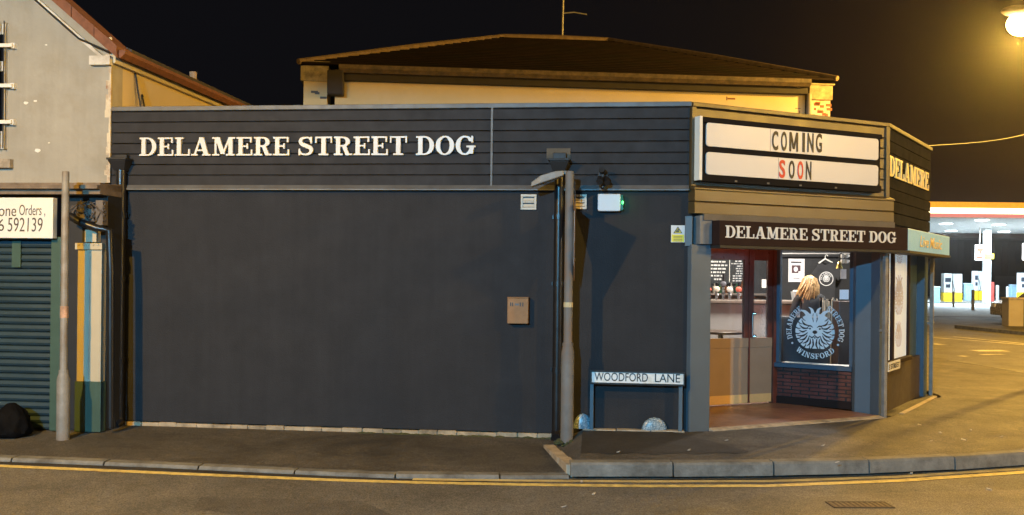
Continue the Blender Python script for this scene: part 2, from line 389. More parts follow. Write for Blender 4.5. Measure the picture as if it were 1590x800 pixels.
GL['T'] = (U(rc(.31, .52, 0, 1), rc(.02, .82, 1 - t_, 1), rc(.02, .09, .66, 1), rc(.75, .82, .66, 1), rc(.18, .65, 0, h_)), .84)
GL['O'] = (I_(el(.43, .5, .43, .51), neg(el(.43, .5, .22, .51 - t_))), .86)
GL['G'] = (U(I_(el(.43, .5, .43, .51), neg(el(.43, .5, .22, .51 - t_)), neg(rc(.45, 1, .44, .72))), rc(.72, .80, .64, 1), rc(.50, .92, .40, .40 + h_), rc(.63, .82, .06, .46)), .92)
GL['W'] = (U(pa(.16, 1, .34, 0, .20), pa(.36, 0, .56, 1, .09), pa(.56, 1, .74, 0, .20), pa(.76, 0, .96, 1, .09), rc(0, .34, 1 - h_, 1), rc(.42, .66, 1 - h_, 1), rc(.82, 1.1, 1 - h_, 1)), 1.1)
GL['I'] = (U(stem(), rc(0, .40, 0, h_), rc(0, .40, 1 - h_, 1)), .40)
GL['N'] = (U(rc(.12, .21, 0, 1), rc(.70, .79, 0, 1), pa(.20, 1, .72, 0, .22), rc(0, .28, 1 - h_, 1), rc(0, .34, 0, h_), rc(.56, .94, 1 - h_, 1)), .94)

def sdf_cells(f, x0, x1, y0, y1, res):
    """polygons (2D) and outline segments of f<0 on a grid"""
    nx = max(2, int((x1 - x0) * res)); ny = max(2, int((y1 - y0) * res))
    xs = np.linspace(x0, x1, nx + 1); ys = np.linspace(y0, y1, ny + 1)
    X, Y = np.meshgrid(xs, ys); V = f(X, Y)
    V = np.where(np.abs(V) < 1e-6, 1e-6, V)
    ins = V < 0
    full = ins[:-1, :-1] & ins[1:, :-1] & ins[:-1, 1:] & ins[1:, 1:]
    anyi = ins[:-1, :-1] | ins[1:, :-1] | ins[:-1, 1:] | ins[1:, 1:]
    polys = []; segs = []
    for j in range(ny):
        i = 0
        while i < nx:
            if full[j, i]:
                k = i
                while k < nx and full[j, k]: k += 1
                polys.append([(xs[i], ys[j]), (xs[k], ys[j]), (xs[k], ys[j + 1]), (xs[i], ys[j + 1])]); i = k; continue
            if anyi[j, i]:
                c = [(xs[i], ys[j], V[j, i]), (xs[i + 1], ys[j], V[j, i + 1]), (xs[i + 1], ys[j + 1], V[j + 1, i + 1]), (xs[i], ys[j + 1], V[j + 1, i])]
                pl = []; cr2 = []
                for q in range(4):
                    a, b = c[q], c[(q + 1) % 4]
                    if a[2] < 0: pl.append((a[0], a[1]))
                    if (a[2] < 0) != (b[2] < 0):
                        t = a[2] / (a[2] - b[2]); p = (a[0] + (b[0] - a[0]) * t, a[1] + (b[1] - a[1]) * t)
                        pl.append(p); cr2.append(p)
                if len(pl) >= 3: polys.append(pl)
                if len(cr2) == 2: segs.append(cr2)
            i += 1
    return polys, segs
def add_sdf(mb, fr, f, box, res, mapf, o0, o1):
    """extrude f<0: mapf maps 2D glyph space -> (a,z) in the frame"""
    polys, segs = sdf_cells(f, *box, res)
    for pl in polys:
        q = [mapf(*p) for p in pl]; mb.add([fr.w(a, o1, z) for a, z in q], [tuple(range(len(q)))])
    if abs(o1 - o0) > 1e-4:
        for s0, s1 in segs:
            a, z = mapf(*s0); b, y = mapf(*s1)
            mb.add([fr.w(a, o0, z), fr.w(b, o0, y), fr.w(b, o1, y), fr.w(a, o1, z)], [(0, 1, 2, 3)])
def slab_text(mb, fr, txt, a0, a1, z0, z1, o0, o1, res=40, gap=0.07, space=0.34):
    W = 0; pos = []
    for ch in txt:
        if ch == ' ': W += space; continue
        pos.append((ch, W)); W += GL[ch][1] + gap
    W -= gap; k = (a1 - a0) / W; H = z1 - z0
    for ch, x in pos:
        f, w = GL[ch]
        add_sdf(mb, fr, f, (-.04, w + .04, -.04, 1.04), res, lambda X, Y, x=x: (a0 + (x + X) * k, z0 + Y * H), o0, o1)
def slab_arc(mb, fr, txt, ca, cz, rad, h, ang0, ang1, o, inward=False, res=26):
    """letters around a circle; angles in degrees from +a axis ccw, text runs ang0 -> ang1"""
    W = 0; pos = []
    for ch in txt:
        if ch == ' ': W += .4; continue
        pos.append((ch, W)); W += GL[ch][1] + .1
    for ch, x in pos:
        f, w = GL[ch]
        def mp(X, Y, x=x):
            an = R(ang0 + (ang1 - ang0) * (x + X) / W); rr = rad - Y * h if inward else rad + Y * h
            if inward: rr = rad + (1 - Y) * h
            return ca + rr * math.cos(an), cz + rr * math.sin(an)
        add_sdf(mb, fr, f, (-.04, w + .04, -.04, 1.04), res, mp, o, o)

def font_text(txt, fr, a0, a1, z0, z1, o0, o1, name, material, parent, bold=0.0, shear=0.0):
    """built-in sans font fitted to a rectangle on a frame"""
    cu = bpy.data.curves.new(name, 'FONT'); cu.body = txt; cu.size = 1.0; cu.offset = bold; cu.shear = shear; cu.extrude = 0.5
    cu.resolution_u = 4
    to = bpy.data.objects.new(name, cu); COL.objects.link(to)
    dg = bpy.context.evaluated_depsgraph_get(); dg.update()
    me = bpy.data.meshes.new_from_object(to.evaluated_get(dg))
    bpy.data.objects.remove(to); bpy.data.curves.remove(cu)
    co = np.array([v.co[:] for v in me.vertices]); lo = co.min(0); hi = co.max(0)
    off = root_loc(parent) if parent else Vector((0, 0, 0))
    for v in me.vertices:
        x = (v.co.x - lo[0]) / (hi[0] - lo[0]); y = (v.co.y - lo[1]) / (hi[1] - lo[1]); q = (v.co.z - lo[2]) / (hi[2] - lo[2])
        v.co = fr.w(a0 + x * (a1 - a0), o0 + q * (o1 - o0), z0 + y * (z1 - z0)) - off
    me.materials.clear(); me.materials.append(material); me.update()
    o = bpy.data.objects.new(name, me); COL.objects.link(o)
    if parent: o.parent = parent
    return o

# ------------------------------------------------------------------ survey of the place
ZR = -0.07                       # road level; 0 = dropped pavement at the wall
W = Frame(ground(197, 660, 0), -6.5)         # long side wall on the lane
K = W.w(W.at(1073, 250)[0])                  # corner where the cut corner starts
CH = Frame(K, 26.0)                          # cut corner with the entrance
CL = 2.77
K2 = CH.w(CL)
TS = Frame(K2, 56.0)                         # second face
TL = 2.50
K3 = TS.w(TL)
KB = Frame(K3, 84.0)
BACKY = 15.25
K4 = KB.w((BACKY - K3.y) / KB.u.y)
WS0 = W.at(172, 200)[0]                      # left end of the pub
WE = W.at(1073, 250)[0]
ZT, ZM, ZL = 3.53, 2.64, 2.37                # fascia top, fascia bottom, skirt bottom
FL = 0.135                                   # lobby floor

# ================================================================== SETTING: ground
g = MB(); g.add([(-400, -120, ZR), (500, -120, ZR), (500, 700, ZR), (-400, 700, ZR)], [(0, 1, 2, 3)])
struct(g.build('road', M_ROAD))

# kerb line along the lane (foot of kerb at road level)
kpx = [(-260, 707), (0, 717), (125, 722), (250, 727), (375, 733), (500, 739), (600, 743), (700, 745), (800, 745), (885, 744)]
kl = [ground(x, y, ZR) for x, y in kpx]
kpr = [(885, 744), (1000, 744.5), (1090, 744), (1180, 743), (1265, 741.5), (1350, 739), (1430, 735.5), (1510, 731), (1590, 725)]
kr = [ground(x, y, ZR) for x, y in kpr]
# round the junction and up the main street
last = kr[-1]
corner = [Vector((last.x + .9, last.y + .45, ZR)), Vector((last.x + 2.1, last.y + 1.5, ZR)), Vector((last.x + 3.2, last.y + 3.2, ZR)), Vector((8.9, 15.2, ZR)), Vector((9.25, 17.4, ZR)), Vector((8.9, 20.2, ZR)), Vector((8.6, 24.0, ZR)), Vector((8.2, 40.0, ZR)), Vector((8.0, 90.0, ZR))]
kr_all = kr + corner

def resample(pts, step):
    out = [pts[0].copy()]; acc = 0.0
    for a, b in zip(pts[:-1], pts[1:]):
        L = (b - a).length; d = step - acc
        while d <= L:
            out.append(a + (b - a) * (d / L)); d += step
        acc = (acc + L) % step
    if (out[-1] - pts[-1]).length > .05: out.append(pts[-1].copy())
    return out
def kerb(name, pts, z1fun, stone=0.915, gap=0.008, w=0.13):
    mb = MB(); q = resample(pts, stone)
    for a, b in zip(q[:-1], q[1:]):
        d = (b - a).normalized(); nn = Vector((-d.y, d.x, 0))
        a2 = a + d * gap; b2 = b - d * gap
        ja, jb = random.uniform(-.004, .004), random.uniform(-.004, .004)
        za = z1fun(a) + ja; zb = z1fun(b) + ja + jb * .5
        n = 5
        prof = [(0.0, -.12), (0.006, -0.020), (0.022, 0.0), (w, 0.004), (w, -.12)]
        ra = [Vector((a2.x + nn.x * (o + jb), a2.y + nn.y * (o + jb), za + z)) for o, z in prof]
        rb = [Vector((b2.x + nn.x * (o + jb), b2.y + nn.y * (o + jb), zb + z)) for o, z in prof]
        mb.add(ra + rb, [tuple(range(n))] + [tuple(range(n, 2 * n))[::-1]] + [(i, n + i, n + (i + 1) % n, (i + 1) % n) for i in range(n)])
    return struct(mb.build(name, M_KERB))
kerb('kerb', kl, lambda p: ZR + 0.035)
ZK = 0.07
kerb('kerb', kr_all[:len(kr) + 8], lambda p: ZK)

def strip(name, A, B, m, sub=6):
    mb = MB(); n = len(A); vs = []; fs = []
    for a, b in zip(A, B):
        for k in range(sub + 1): vs.append(a + (b - a) * (k / sub))
    for i in range(n - 1):
        for k in range(sub):
            p = i * (sub + 1) + k; fs.append((p, p + sub + 1, p + sub + 2, p + 1))
    mb.add(vs, fs); return struct(mb.build(name, m))
def sample(pts, n):
    L = [0]
    for a, b in zip(pts[:-1], pts[1:]): L.append(L[-1] + (b - a).length)
    out = []
    for i in range(n):
        t = L[-1] * i / (n - 1); k = 0
        while k < len(L) - 2 and L[k + 1] < t: k += 1
        f = (t - L[k]) / (L[k + 1] - L[k]) if L[k + 1] > L[k] else 0
        out.append(pts[k] + (pts[k + 1] - pts[k]) * min(1, f))
    return out
def inset(pts, d):
    out = []
    for i, p in enumerate(pts):
        t = (pts[min(i + 1, len(pts) - 1)] - pts[max(i - 1, 0)]).normalized()
        out.append(Vector((p.x - t.y * d, p.y + t.x * d, p.z)))
    return out
# left pavement: from dropped kerb up to the wall
kin = [Vector((p.x, p.y, ZR + 0.036)) for p in sample(inset(kl, 0.12), 30)]
wl = [W.w(a, 0.02 if a > -.3 else 0.02, 0.0) for a in np.linspace(-3.4, W.at(866, 683)[0] + .05, 30)]
strip('pavement', kin, wl, M_PAVE)
# right pavement: raised
p_in = [W.w(W.at(905, 672)[0], 0.10, 0.105), W.w(WE - .2, 0.06, 0.112), CH.w(.2, .10, .112), CH.w(CL, .10, .115), TS.w(.6, .12, .115), TS.w(TL, .2, .115), K3 + Vector((.3, 1.0, .115)), Vector((5.9, 24, .1)), Vector((5.6, 40, .1)), Vector((5.2, 90, .1))]
k0 = kr_all[0] + Vector((0.10, 0, 0))
ko = inset([k0] + kr_all[1:], 0.12)
ko = [Vector((p.x, p.y, ZK + 0.001)) for p in ko]
# match corresponding stations so that the ruled surface does not fold
n1 = 26
A1 = sample(ko[:len(kr) - 2], n1) + sample(ko[len(kr) - 3:len(kr) + 5], 26)[1:] + sample(ko[len(kr) + 4:], 8)[1:]
B1 = sample(p_in[:4], n1) + sample(p_in[3:7], 26)[1:] + sample(p_in[6:], 8)[1:]
strip('pavement', A1, B1, M_PAVE)
# little ramp between both levels
ra = [kin[-1], wl[-1]]
rb_ = [A1[0], B1[0]]
strip('pavement', sample(ra, 6), sample(rb_, 6), M_PAVE, 4)
# cast shade wedge on the pavement, put in as a darker sheet
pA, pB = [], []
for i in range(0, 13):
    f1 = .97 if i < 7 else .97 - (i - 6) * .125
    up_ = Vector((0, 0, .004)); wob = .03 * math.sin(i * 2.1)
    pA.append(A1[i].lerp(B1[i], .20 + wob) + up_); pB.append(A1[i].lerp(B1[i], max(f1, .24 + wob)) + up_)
strip('tarmac_and_shade_patch', pA, pB, M_PATCH_SHADE)
# dressed edging stones on the ramp
eb = MB()
e0 = ground(852, 693, .0); e1 = ground(889, 731, -.01)
for k in range(3):
    a = e0 + (e1 - e0) * (k / 3 + .01); b = e0 + (e1 - e0) * ((k + 1) / 3 - .01)
    d = (b - a).normalized(); nn = Vector((-d.y, d.x, 0)) * .055
    za = .018 + .012 * k
    q = [a + nn, a - nn, b - nn, b + nn]
    eb.hexa([Vector((p.x, p.y, -.1)) for p in q][::-1] + [Vector((p.x, p.y, za)) for p in q][::-1])
struct(eb.build('kerb_edging', M_STONE, bevel=.006))

def ground_poly(name, px, z, m, kind='structure'):
    mb = MB(); v = [ground(x, y, z) for x, y in px]; mb.add(v, [tuple(range(len(v)))])
    o = mb.build(name, m); o['kind'] = kind; return o

def line_strip(name, pts, w, m, z):
    mb = MB(); q = sample(pts, 60); t = inset(q, w)
    vs = [Vector((p.x, p.y, z)) for p in q] + [Vector((p.x, p.y, z)) for p in t]; n = len(q)
    mb.add(vs, [(i, i + 1, n + i + 1, n + i) for i in range(n - 1)])
    return struct(mb.build(name, m))
L1 = [ground(x, y, ZR) for x, y in [(-200, 717), (0, 726), (250, 737), (500, 747.5), (650, 752), (800, 755), (1000, 757.5), (1200, 757), (1400, 749), (1590, 736), (1800, 715)]]
line_strip('yellow_line', L1, 0.10, M_LINE, ZR + .004)
L2 = [ground(x, y, ZR) for x, y in [(640, 746.5), (800, 748.5), (1000, 750), (1200, 749.5), (1400, 742.5), (1590, 730), (1800, 709)]]
line_strip('yellow_line', L2, 0.085, M_LINE2, ZR + .004)

gd_ = [Vector((p.x, p.y, 0)) for p in inset(kl + kr[1:], -.115)]
line_strip('gutter_dirt', gd_, .11, tarmac('gutter_grit', (.03, .027, .023), .6, .6, 4.4), ZR + .0025)
# main street: markings, far kerb, forecourt
for pts, w_, mm in (([(1440, 562), (1478, 566), (1522, 580)], .12, M_LINE), ([(1440, 524), (1520, 530), (1590, 536)], .15, M_LINEW), ([(1478, 523), (1540, 529), (1590, 534)], .12, M_LINEW),
                ([(1440, 534), (1458, 536)], .3, M_LINEW), ([(1486, 553), (1497, 554)], .2, M_LINEW), ([(1528, 551.5), (1562, 551)], .2, M_LINEW), ([(1520, 546), (1570, 546)], .45, M_LINEW), ([(1580, 586), (1600, 588)], .12, M_LINE)):
    line_strip('road_marking', [ground(x, y, ZR) for x, y in pts], w_, mm, ZR + .004)
fk = [Vector((16.2, 26, ZR)), Vector((16.1, 31, ZR)), Vector((15.95, 34.6, ZR))]
fk2 = [ground(1482, 510, ZR), ground(1545, 516.5, ZR), ground(1620, 524, ZR)]
kb2 = MB()
for a, b in zip(fk2[:-1], fk2[1:]):
    d = (b - a).normalized(); nn = Vector((-d.y, d.x, 0)) * .14
    kb2.hexa([a - Vector((0, 0, .1)), b - Vector((0, 0, .1)), b + nn - Vector((0, 0, .1)), a + nn - Vector((0, 0, .1)), a + Vector((0, 0, .12)), b + Vector((0, 0, .12)), b + nn + Vector((0, 0, .12)), a + nn + Vector((0, 0, .12))])
struct(kb2.build('kerb', M_KERB))
fp = MB(); fp.add([fk2[0] + Vector((.1, .1, .1)), fk2[1] + Vector((.1, .1, .1)), fk2[2] + Vector((.1, .1, .1)), Vector((30, 32, ZR + .1)), Vector((30, 37.0, ZR + .1)), Vector((17.9, 37.2, ZR + .1))], [(0, 1, 2, 3, 4, 5)])
struct(fp.build('pavement', M_PAVE))
fc = MB(); fc.add([(19, 46, ZR + .012), (75, 46, ZR + .012), (75, 110, ZR + .012), (19, 110, ZR + .012)], [(0, 1, 2, 3)])
struct(fc.build('forecourt', M_CONC))

ground_poly('tarmac_and_shade_patch', [(1238, 800), (1262, 773), (1330, 766), (1440, 764), (1590, 760), (1660, 800), (1500, 830), (1300, 830)][::-1], ZR + .002, tarmac('pale_patch_asphalt', (.165, .15, .128), .7, .3, 27.5))
ground_poly('tarmac_and_shade_patch', [(300, 790), (312, 772), (560, 778), (610, 800), (480, 815)][::-1], ZR + .002, tarmac('worn_patch_asphalt', (.105, .098, .088), .8, .3, 31.5))
# gully grating
gr = thing('drain_cover', 'rusty iron drain cover set in the road by the yellow lines', 'drain cover', ground(1335, 785, ZR))
p = gr.location
GF = Frame(p, 2)
mb = MB(); mb.box(GF, -.24, .24, -.10, .10, -.15, ZR + .005); mb.box(GF, -.24, .24, -.10, -.085, ZR + .0052, ZR + .009); mb.box(GF, -.24, .24, .085, .10, ZR + .0052, ZR + .009)
mb.box(GF, -.24, -.225, -.084, .084, ZR + .0052, ZR + .009); mb.box(GF, .225, .24, -.084, .084, ZR + .0052, ZR + .009)
mb.build('frame', mat('dark_iron', (.06, .045, .035), .8, metal=.2, var=.4, scale=20), gr)
mb = MB()
for i in range(11):
    x = -.21 + i * .042; mb.box(GF, x - .012, x + .012, -.08, .08, ZR + .0052, ZR + .0085)
mb.build('grating', mat('worn_iron', (.11, .08, .055), .7, metal=.3, var=.4, scale=20), gr)

# cigarette ends and scraps
scr = [(1123, 667, 'p'), (1186, 668, 'p'), (1278, 692, 'p'), (903, 748, 'r'), (1128, 684, 'p'), (1070, 699, 'p'), (1428, 660, 'p'), (1460, 672, 'p'), (1508, 668, 'p'), (1496, 683, 'p'), (1536, 760, 'r'), (922, 767, 'r'), (875, 787, 'r'), (1446, 685, 'p'), (960, 702, 'p'), (1415, 735, 'r'), (1555, 678, 'p'), (1300, 718, 'p')]
M_SCRAP = mat('paper_scrap', (.42, .39, .34), .8)
descs = ['beside the entrance step', 'just right of the entrance step', 'in the middle of the corner pavement', 'in the gutter near the lamp post', 'below the side wall sign', 'on the dark painted shade wedge', 'right of the pale shop window', 'on the orange lit pavement', 'furthest up the corner pavement', 'by the kerb at the far right', 'in the road at the far right', 'in the road near the lamp post', 'in the road lowest of all', 'right of the corner column', 'on the tarmac under the street plate', 'in the gutter on the bend', 'on the pavement nearest the right edge', 'near the kerb below the brick panel']
for (x, y, k), ds in zip(scr, descs):
    z = ZR + .006 if k == 'r' else .10
    P = ground(x, y, z); a = random.uniform(0, 180); l = random.uniform(.010, .026)
    f = Frame(P, a); mb = MB(); zz = P.z
    mb.add([f.w(-l, -.012, zz), f.w(l, -.010, zz + .006), f.w(l * .9, .012, zz + .012), f.w(-l * .8, .010, zz + .004), f.w(-l, -.012, zz - .004), f.w(l, -.010, zz + .001), f.w(l * .9, .012, zz + .006), f.w(-l * .8, .010, zz - .001)], [(0, 1, 2, 3), (7, 6, 5, 4), (0, 4, 5, 1), (1, 5, 6, 2), (2, 6, 7, 3), (3, 7, 4, 0)])
    tag(mb.build('litter_scrap', M_SCRAP), 'pale scrap of litter ' + ds, 'litter', 'scraps of litter on the ground')

# ================================================================== PUB
pub = thing('pub_building', 'single storey charcoal corner pub with cut corner entrance', 'pub', W.w(2.5, -1, 0))
mb = MB()
mb.box(W, WS0, WE - .001, -.22, 0, 0.05, ZM)                    # side wall
mb.build('wall', M_WALL, pub)
mb = MB()
lx = W.at(866, 683)[0]
a = W.at(196, 660)[0]
while a < lx - .05:                                              # pale brick course showing under the paint
    l = random.uniform(.19, .235)
    mb.box(W, a, min(a + l - .012, lx), -.05, random.uniform(.008, .022), -.06, random.uniform(.03, .046)); a += l
mb.box(W, WS0, lx, -.08, .002, -.07, .035)
mb.build('plinth', M_BRICKB, pub, bevel=.004)
mb = MB()                                                        # moss along the foot of the wall
lst = random.Random(3)
for i in range(60):
    aa = lst.uniform(W.at(560, 670)[0], lx); r_ = lst.uniform(.012, .035)
    mb.ball(W.w(aa, .035 + lst.uniform(0, .03), -.005), r_ * 1.8, r_, r_ * .6, 7, 4)
o = mb.build('moss', M_GRASSY); tag(o, 'low moss and weeds along the foot of the side wall', 'moss', kind='stuff')
# sides / back of the shell and flat roof
mb = MB()
backl = Vector((W.w(WS0).x - .1, BACKY, 0))
rk = [backl, Vector((K4.x, BACKY, 0))]
mb.add([Vector((backl.x, BACKY, 0)), Vector((K4.x, BACKY, 0)), Vector((K4.x, BACKY, ZT - .1)), Vector((backl.x, BACKY, ZT - .1))], [(0, 1, 2, 3)])
mb.add([W.w(WS0, -.1), backl, backl + Vector((0, 0, ZT - .1)), W.w(WS0, -.1, ZT - .1)], [(0, 1, 2, 3)])
mb.box(KB, 0, (K4 - K3).length, -.15, 0, 0, ZT - .02)
mb.build('rear_wall', M_WALL, pub)
mb = MB()
plan = [W.w(WS0, -.1), W.w(WE, -.12), CH.w(.05, -.12), CH.w(CL - .03, -.12), TS.w(.03, -.12), TS.w(TL, -.12), Vector((K4.x - .12, BACKY, 0)), backl]
mb.prism([(p.x, p.y) for p in plan], 2.95, ZT - .08)
mb.build('roof', M_BLACK, pub)

# fascia cladding: individual boards
def boards(name, fr, a0, a1, z0, z1, n, o0, o1, m, par):
    mb = MB(); h = (z1 - z0) / n
    for i in range(n):
        zb = z0 + i * h; zt_ = zb + h - .008
        j = random.uniform(-.0015, .0015)
        mb.sweep(fr, [(o0, zb), (o1 + j, zb), (o1 + j, zt_ - .012), (o1 - .008 + j, zt_), (o0, zt_)][::-1], a0, a1)
    return mb.build(name, m, par)
boards('fascia_boards', W, WS0, WE - .02, ZM + .02, ZT - .05, 7, -.12, .02, M_BOARD, pub)
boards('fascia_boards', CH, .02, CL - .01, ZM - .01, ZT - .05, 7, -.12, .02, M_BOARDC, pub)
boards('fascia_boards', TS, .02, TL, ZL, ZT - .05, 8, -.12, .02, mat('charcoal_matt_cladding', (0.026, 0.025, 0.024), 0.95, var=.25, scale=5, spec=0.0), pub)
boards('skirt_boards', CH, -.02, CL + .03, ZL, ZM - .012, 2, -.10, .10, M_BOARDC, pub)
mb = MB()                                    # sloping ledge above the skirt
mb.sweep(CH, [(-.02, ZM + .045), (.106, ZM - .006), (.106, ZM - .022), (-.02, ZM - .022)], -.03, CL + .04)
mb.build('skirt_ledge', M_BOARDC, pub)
mb = MB(); mb.box(W, WS0, WE, -.12, .035, ZT - .05, ZT); mb.build('coping', M_ZINC, pub, bevel=.006)
mb = MB(); mb.box(CH, -.01, CL + .015, -.12, .04, ZT - .05, ZT - .004); mb.build('coping', M_BOARDC, pub, bevel=.006)
mb = MB(); mb.box(TS, .0, TL + .02, -.12, .04, ZT - .05, ZT - .002); mb.build('coping', M_BOARD, pub, bevel=.006)
mb = MB(); mb.box(CH, -.025, .035, -.05, .045, ZM - .02, ZT - .052); mb.build('corner_trim', M_BOARDC, pub, bevel=.005)
mb = MB(); mb.box(CH, CL - .04, CL + .02, -.05, .045, ZM, ZT - .052); mb.build('corner_trim', M_BOARDC, pub, bevel=.005)
# ledge flashing under the long fascia
mb = MB(); mb.sweep(W, [(-.05, ZM + .022), (.028, ZM + .022), (.062, ZM - .022), (.062, ZM - .034), (-.05, ZM - .034)][::-1], W.at(195, 290)[0], WE - .02)
mb.build('drip_flashing', M_ZINC, pub)
js = W.at(764, 230)[0]
mb = MB(); mb.box(W, js - .012, js + .012, .0, .034, ZM + .01, ZT - .04); mb.build('cover_strip', M_ZINC, pub, bevel=.004)
# entrance lobby
mb = MB()
DO = -1.30                                   # door plane offset
lob = [CH.w(.1, .04), CH.w(CL - .12, .04), CH.w(CL - .12, -.3), CH.w(2.30, DO - .1), CH.w(.3, DO - .1), CH.w(.1, -.1)]
mb.prism([(p.x, p.y) for p in lob], .0, FL); mb.build('lobby_floor', M_TILE, pub)
mb = MB(); mb.sweep(CH, [(.035, .0), (.12, .0), (.12, FL - .012), (.035, FL + .004)], .23, CL - .10); mb.build('step_edge', M_STONE, pub, bevel=.008)
mb = MB(); mb.prism([(p.x, p.y) for p in [CH.w(.0, .0), CH.w(CL, .0), TS.w(.9, -.1), CH.w(2.9, DO - .3), CH.w(.2, DO - .3)]], ZL - .03, ZL + .1); mb.build('lobby_ceiling', M_BLACK, pub)
# left pilaster
mb = MB(); mb.box(CH, -.02, .235, -.25, .05, .05, 2.05); mb.build('pilaster', M_BLUE, pub, bevel=.006)
mb = MB(); mb.box(CH, .06, .215, -.2, .085, 2.053, 2.35); mb.build('pilaster_head', mat('grey_paint', (.14, .15, .16), .5), pub, bevel=.005)
mb = MB(); mb.box(W, WE - .055, WE + .02, -.05, .03, 2.03, 2.345); mb.build('pilaster_head', M_BLUE, pub, bevel=.005)
mb = MB(); mb.box(CH, .22, .30, DO, -.2, FL, ZL); mb.build('lobby_wall', M_BLUED, pub)
# ----- doors
DF = Frame(CH.w(0, DO), 26.0)
dc = DF.at(1163, 500)[0]
dr = DF.at(1199, 500)[0]
dl = dc - .80
mb = MB()
mb.box(DF, dl - .07, dl, -.05, .03, FL, 2.34); mb.box(DF, dr, dr + .07, -.05, .03, FL, 2.34); mb.box(DF, dl, dr, -.05, .03, 2.12, 2.34)
mb.build('door_frame', M_WOOD, pub, bevel=.005)
def door_leaf(a0, a1, stile, hside):
    zg0, zg1 = DF.at(1150, 525)[1], DF.at(1150, 404)[1]
    mb = MB()
    mb.box(DF, a0, a0 + stile, -.04, .0, zg0, 2.118); mb.box(DF, a1 - stile, a1, -.04, .0, zg0, 2.118)
    mb.box(DF, a0 + stile, a1 - stile, -.04, .0, zg1, 2.118)
    d = mb.build('door', M_WOOD, pub, bevel=.004)
    m2 = MB(); m2.box(DF, a0, a1, -.04, .0, FL + .015, zg0 - .002); m2.box(DF, a0 + .002, a1 - .002, .0, .008, zg0 - .12, zg0 - .004)
    m2.build('lower_panel', M_PANEL, d, bevel=.003)
    m3 = MB(); m3.box(DF, a0 + .01, a1 - .01, .001, .006, FL + .02, DF.at(1150, 613)[1]); m3.build('kick_plate', M_BRASS, d)
    m4 = MB(); m4.box(DF, a0 + stile, a1 - stile, -.024, -.016, zg0, zg1); m4.build('glass', M_GLASS, d)
    return d, zg0
d1, zg0 = door_leaf(dl, dc - .004, .075, 1)
d2, _ = door_leaf(dc + .004, dr, .07, -1)
mb = MB()
for py in (487, 522):
    z = DF.at(1169, py)[1]; aa = DF.at(1169, py)[0]
    c = DF.w(aa, .02, z); mb.tube([DF.w(aa, 0, z), DF.w(aa, .02, z)], .012); mb.ball(DF.w(aa, .035, z), .022, .022, .022, 12, 8)
mb.tube([DF.w(dc + .03, .03, DF.at(1169, 487)[1]), DF.w(dc + .03, .03, DF.at(1169, 522)[1])], .008)
mb.build('handle', M_CHROME, d2)
mb = MB(); mb.box(DF, dc - .012, dc + .012, -.01, .012, FL + .02, 2.1); mb.build('meeting_strip', M_WOOD, d1)
# ----- splayed window
P0 = DF.w(dr + .07, .02)
VF = Frame(P0, -36.0)
vl = VF.at(1320, 480)[0]
zs0, zs1 = VF.at(1264, 566)[1], 2.20
zs = zs0
w_ = thing  # noqa
mb = MB()
mb.box(VF, -.03, .035, -.05, .03, zs, ZL - .03); mb.box(VF, vl, vl + .04, -.05, .03, zs, ZL - .03); mb.box(VF, .035, vl, -.05, .03, zs1 - .06, ZL - .03)
mb.box(VF, -.03, vl + .04, -.06, .055, zs - .055, zs - .001)
win = mb.build('window', M_BLUED, pub, bevel=.004)
mb = MB(); mb.box(VF, .035, vl, -.016, -.010, zs, zs1 - .06); mb.build('glass', M_GLASS, win)
# brick panel below
mb = MB(); mb.box(VF, -.03, vl + .03, -.12, .0, FL, zs - .056); mb.build('brick_panel_core', M_MORTAR, pub)
mb = MB(); nb = 8; hh = (zs - .06 - FL - .09) / nb
for r_ in range(nb):
    a = -.03 - (.11 if r_ % 2 else 0); zb = FL + .09 + r_ * hh
    while a < vl + .03:
        x0 = max(a, -.03); x1 = min(a + .215, vl + .03)
        if x1 - x0 > .02: mb.box(VF, x0 + .005, x1 - .005, -.01, random.uniform(.009, .013), zb + .005, zb + hh - .005)
        a += .225
mb.build('brick_panel', M_BRICKD, pub, bevel=.003)
mb = MB(); mb.box(VF, -.03, vl + .03, -.01, .02, FL, FL + .088); mb.build('skirting', M_BROWNSIGN, pub)
# corner pillar
pa_ = VF.w(vl + .04, .03); pb_ = VF.w(VF.at(1346, 500)[0], .03); pc_ = CH.w(CL - .05, -.02); pd_ = TS.w(.10, -.02); pe_ = TS.w(.10, -.35)
mb = MB(); mb.prism([(p.x, p.y) for p in (pa_, pb_, pc_, pd_, pe_)], .06, ZL - .02); mb.build('corner_pillar', M_BLUE, pub, bevel=.004)
mb = MB(); mb.box(Frame(pb_, -36), -.012, .012, -.01, .014, .1, ZL - .03)
q = Frame(pb_, math.degrees(math.atan2((pc_ - pb_).y, (pc_ - pb_).x)))
mb.box(q, .05, .075, -.02, .014, .1, ZL - .03)
mb.build('pillar_moulding', M_BLUED, pub)
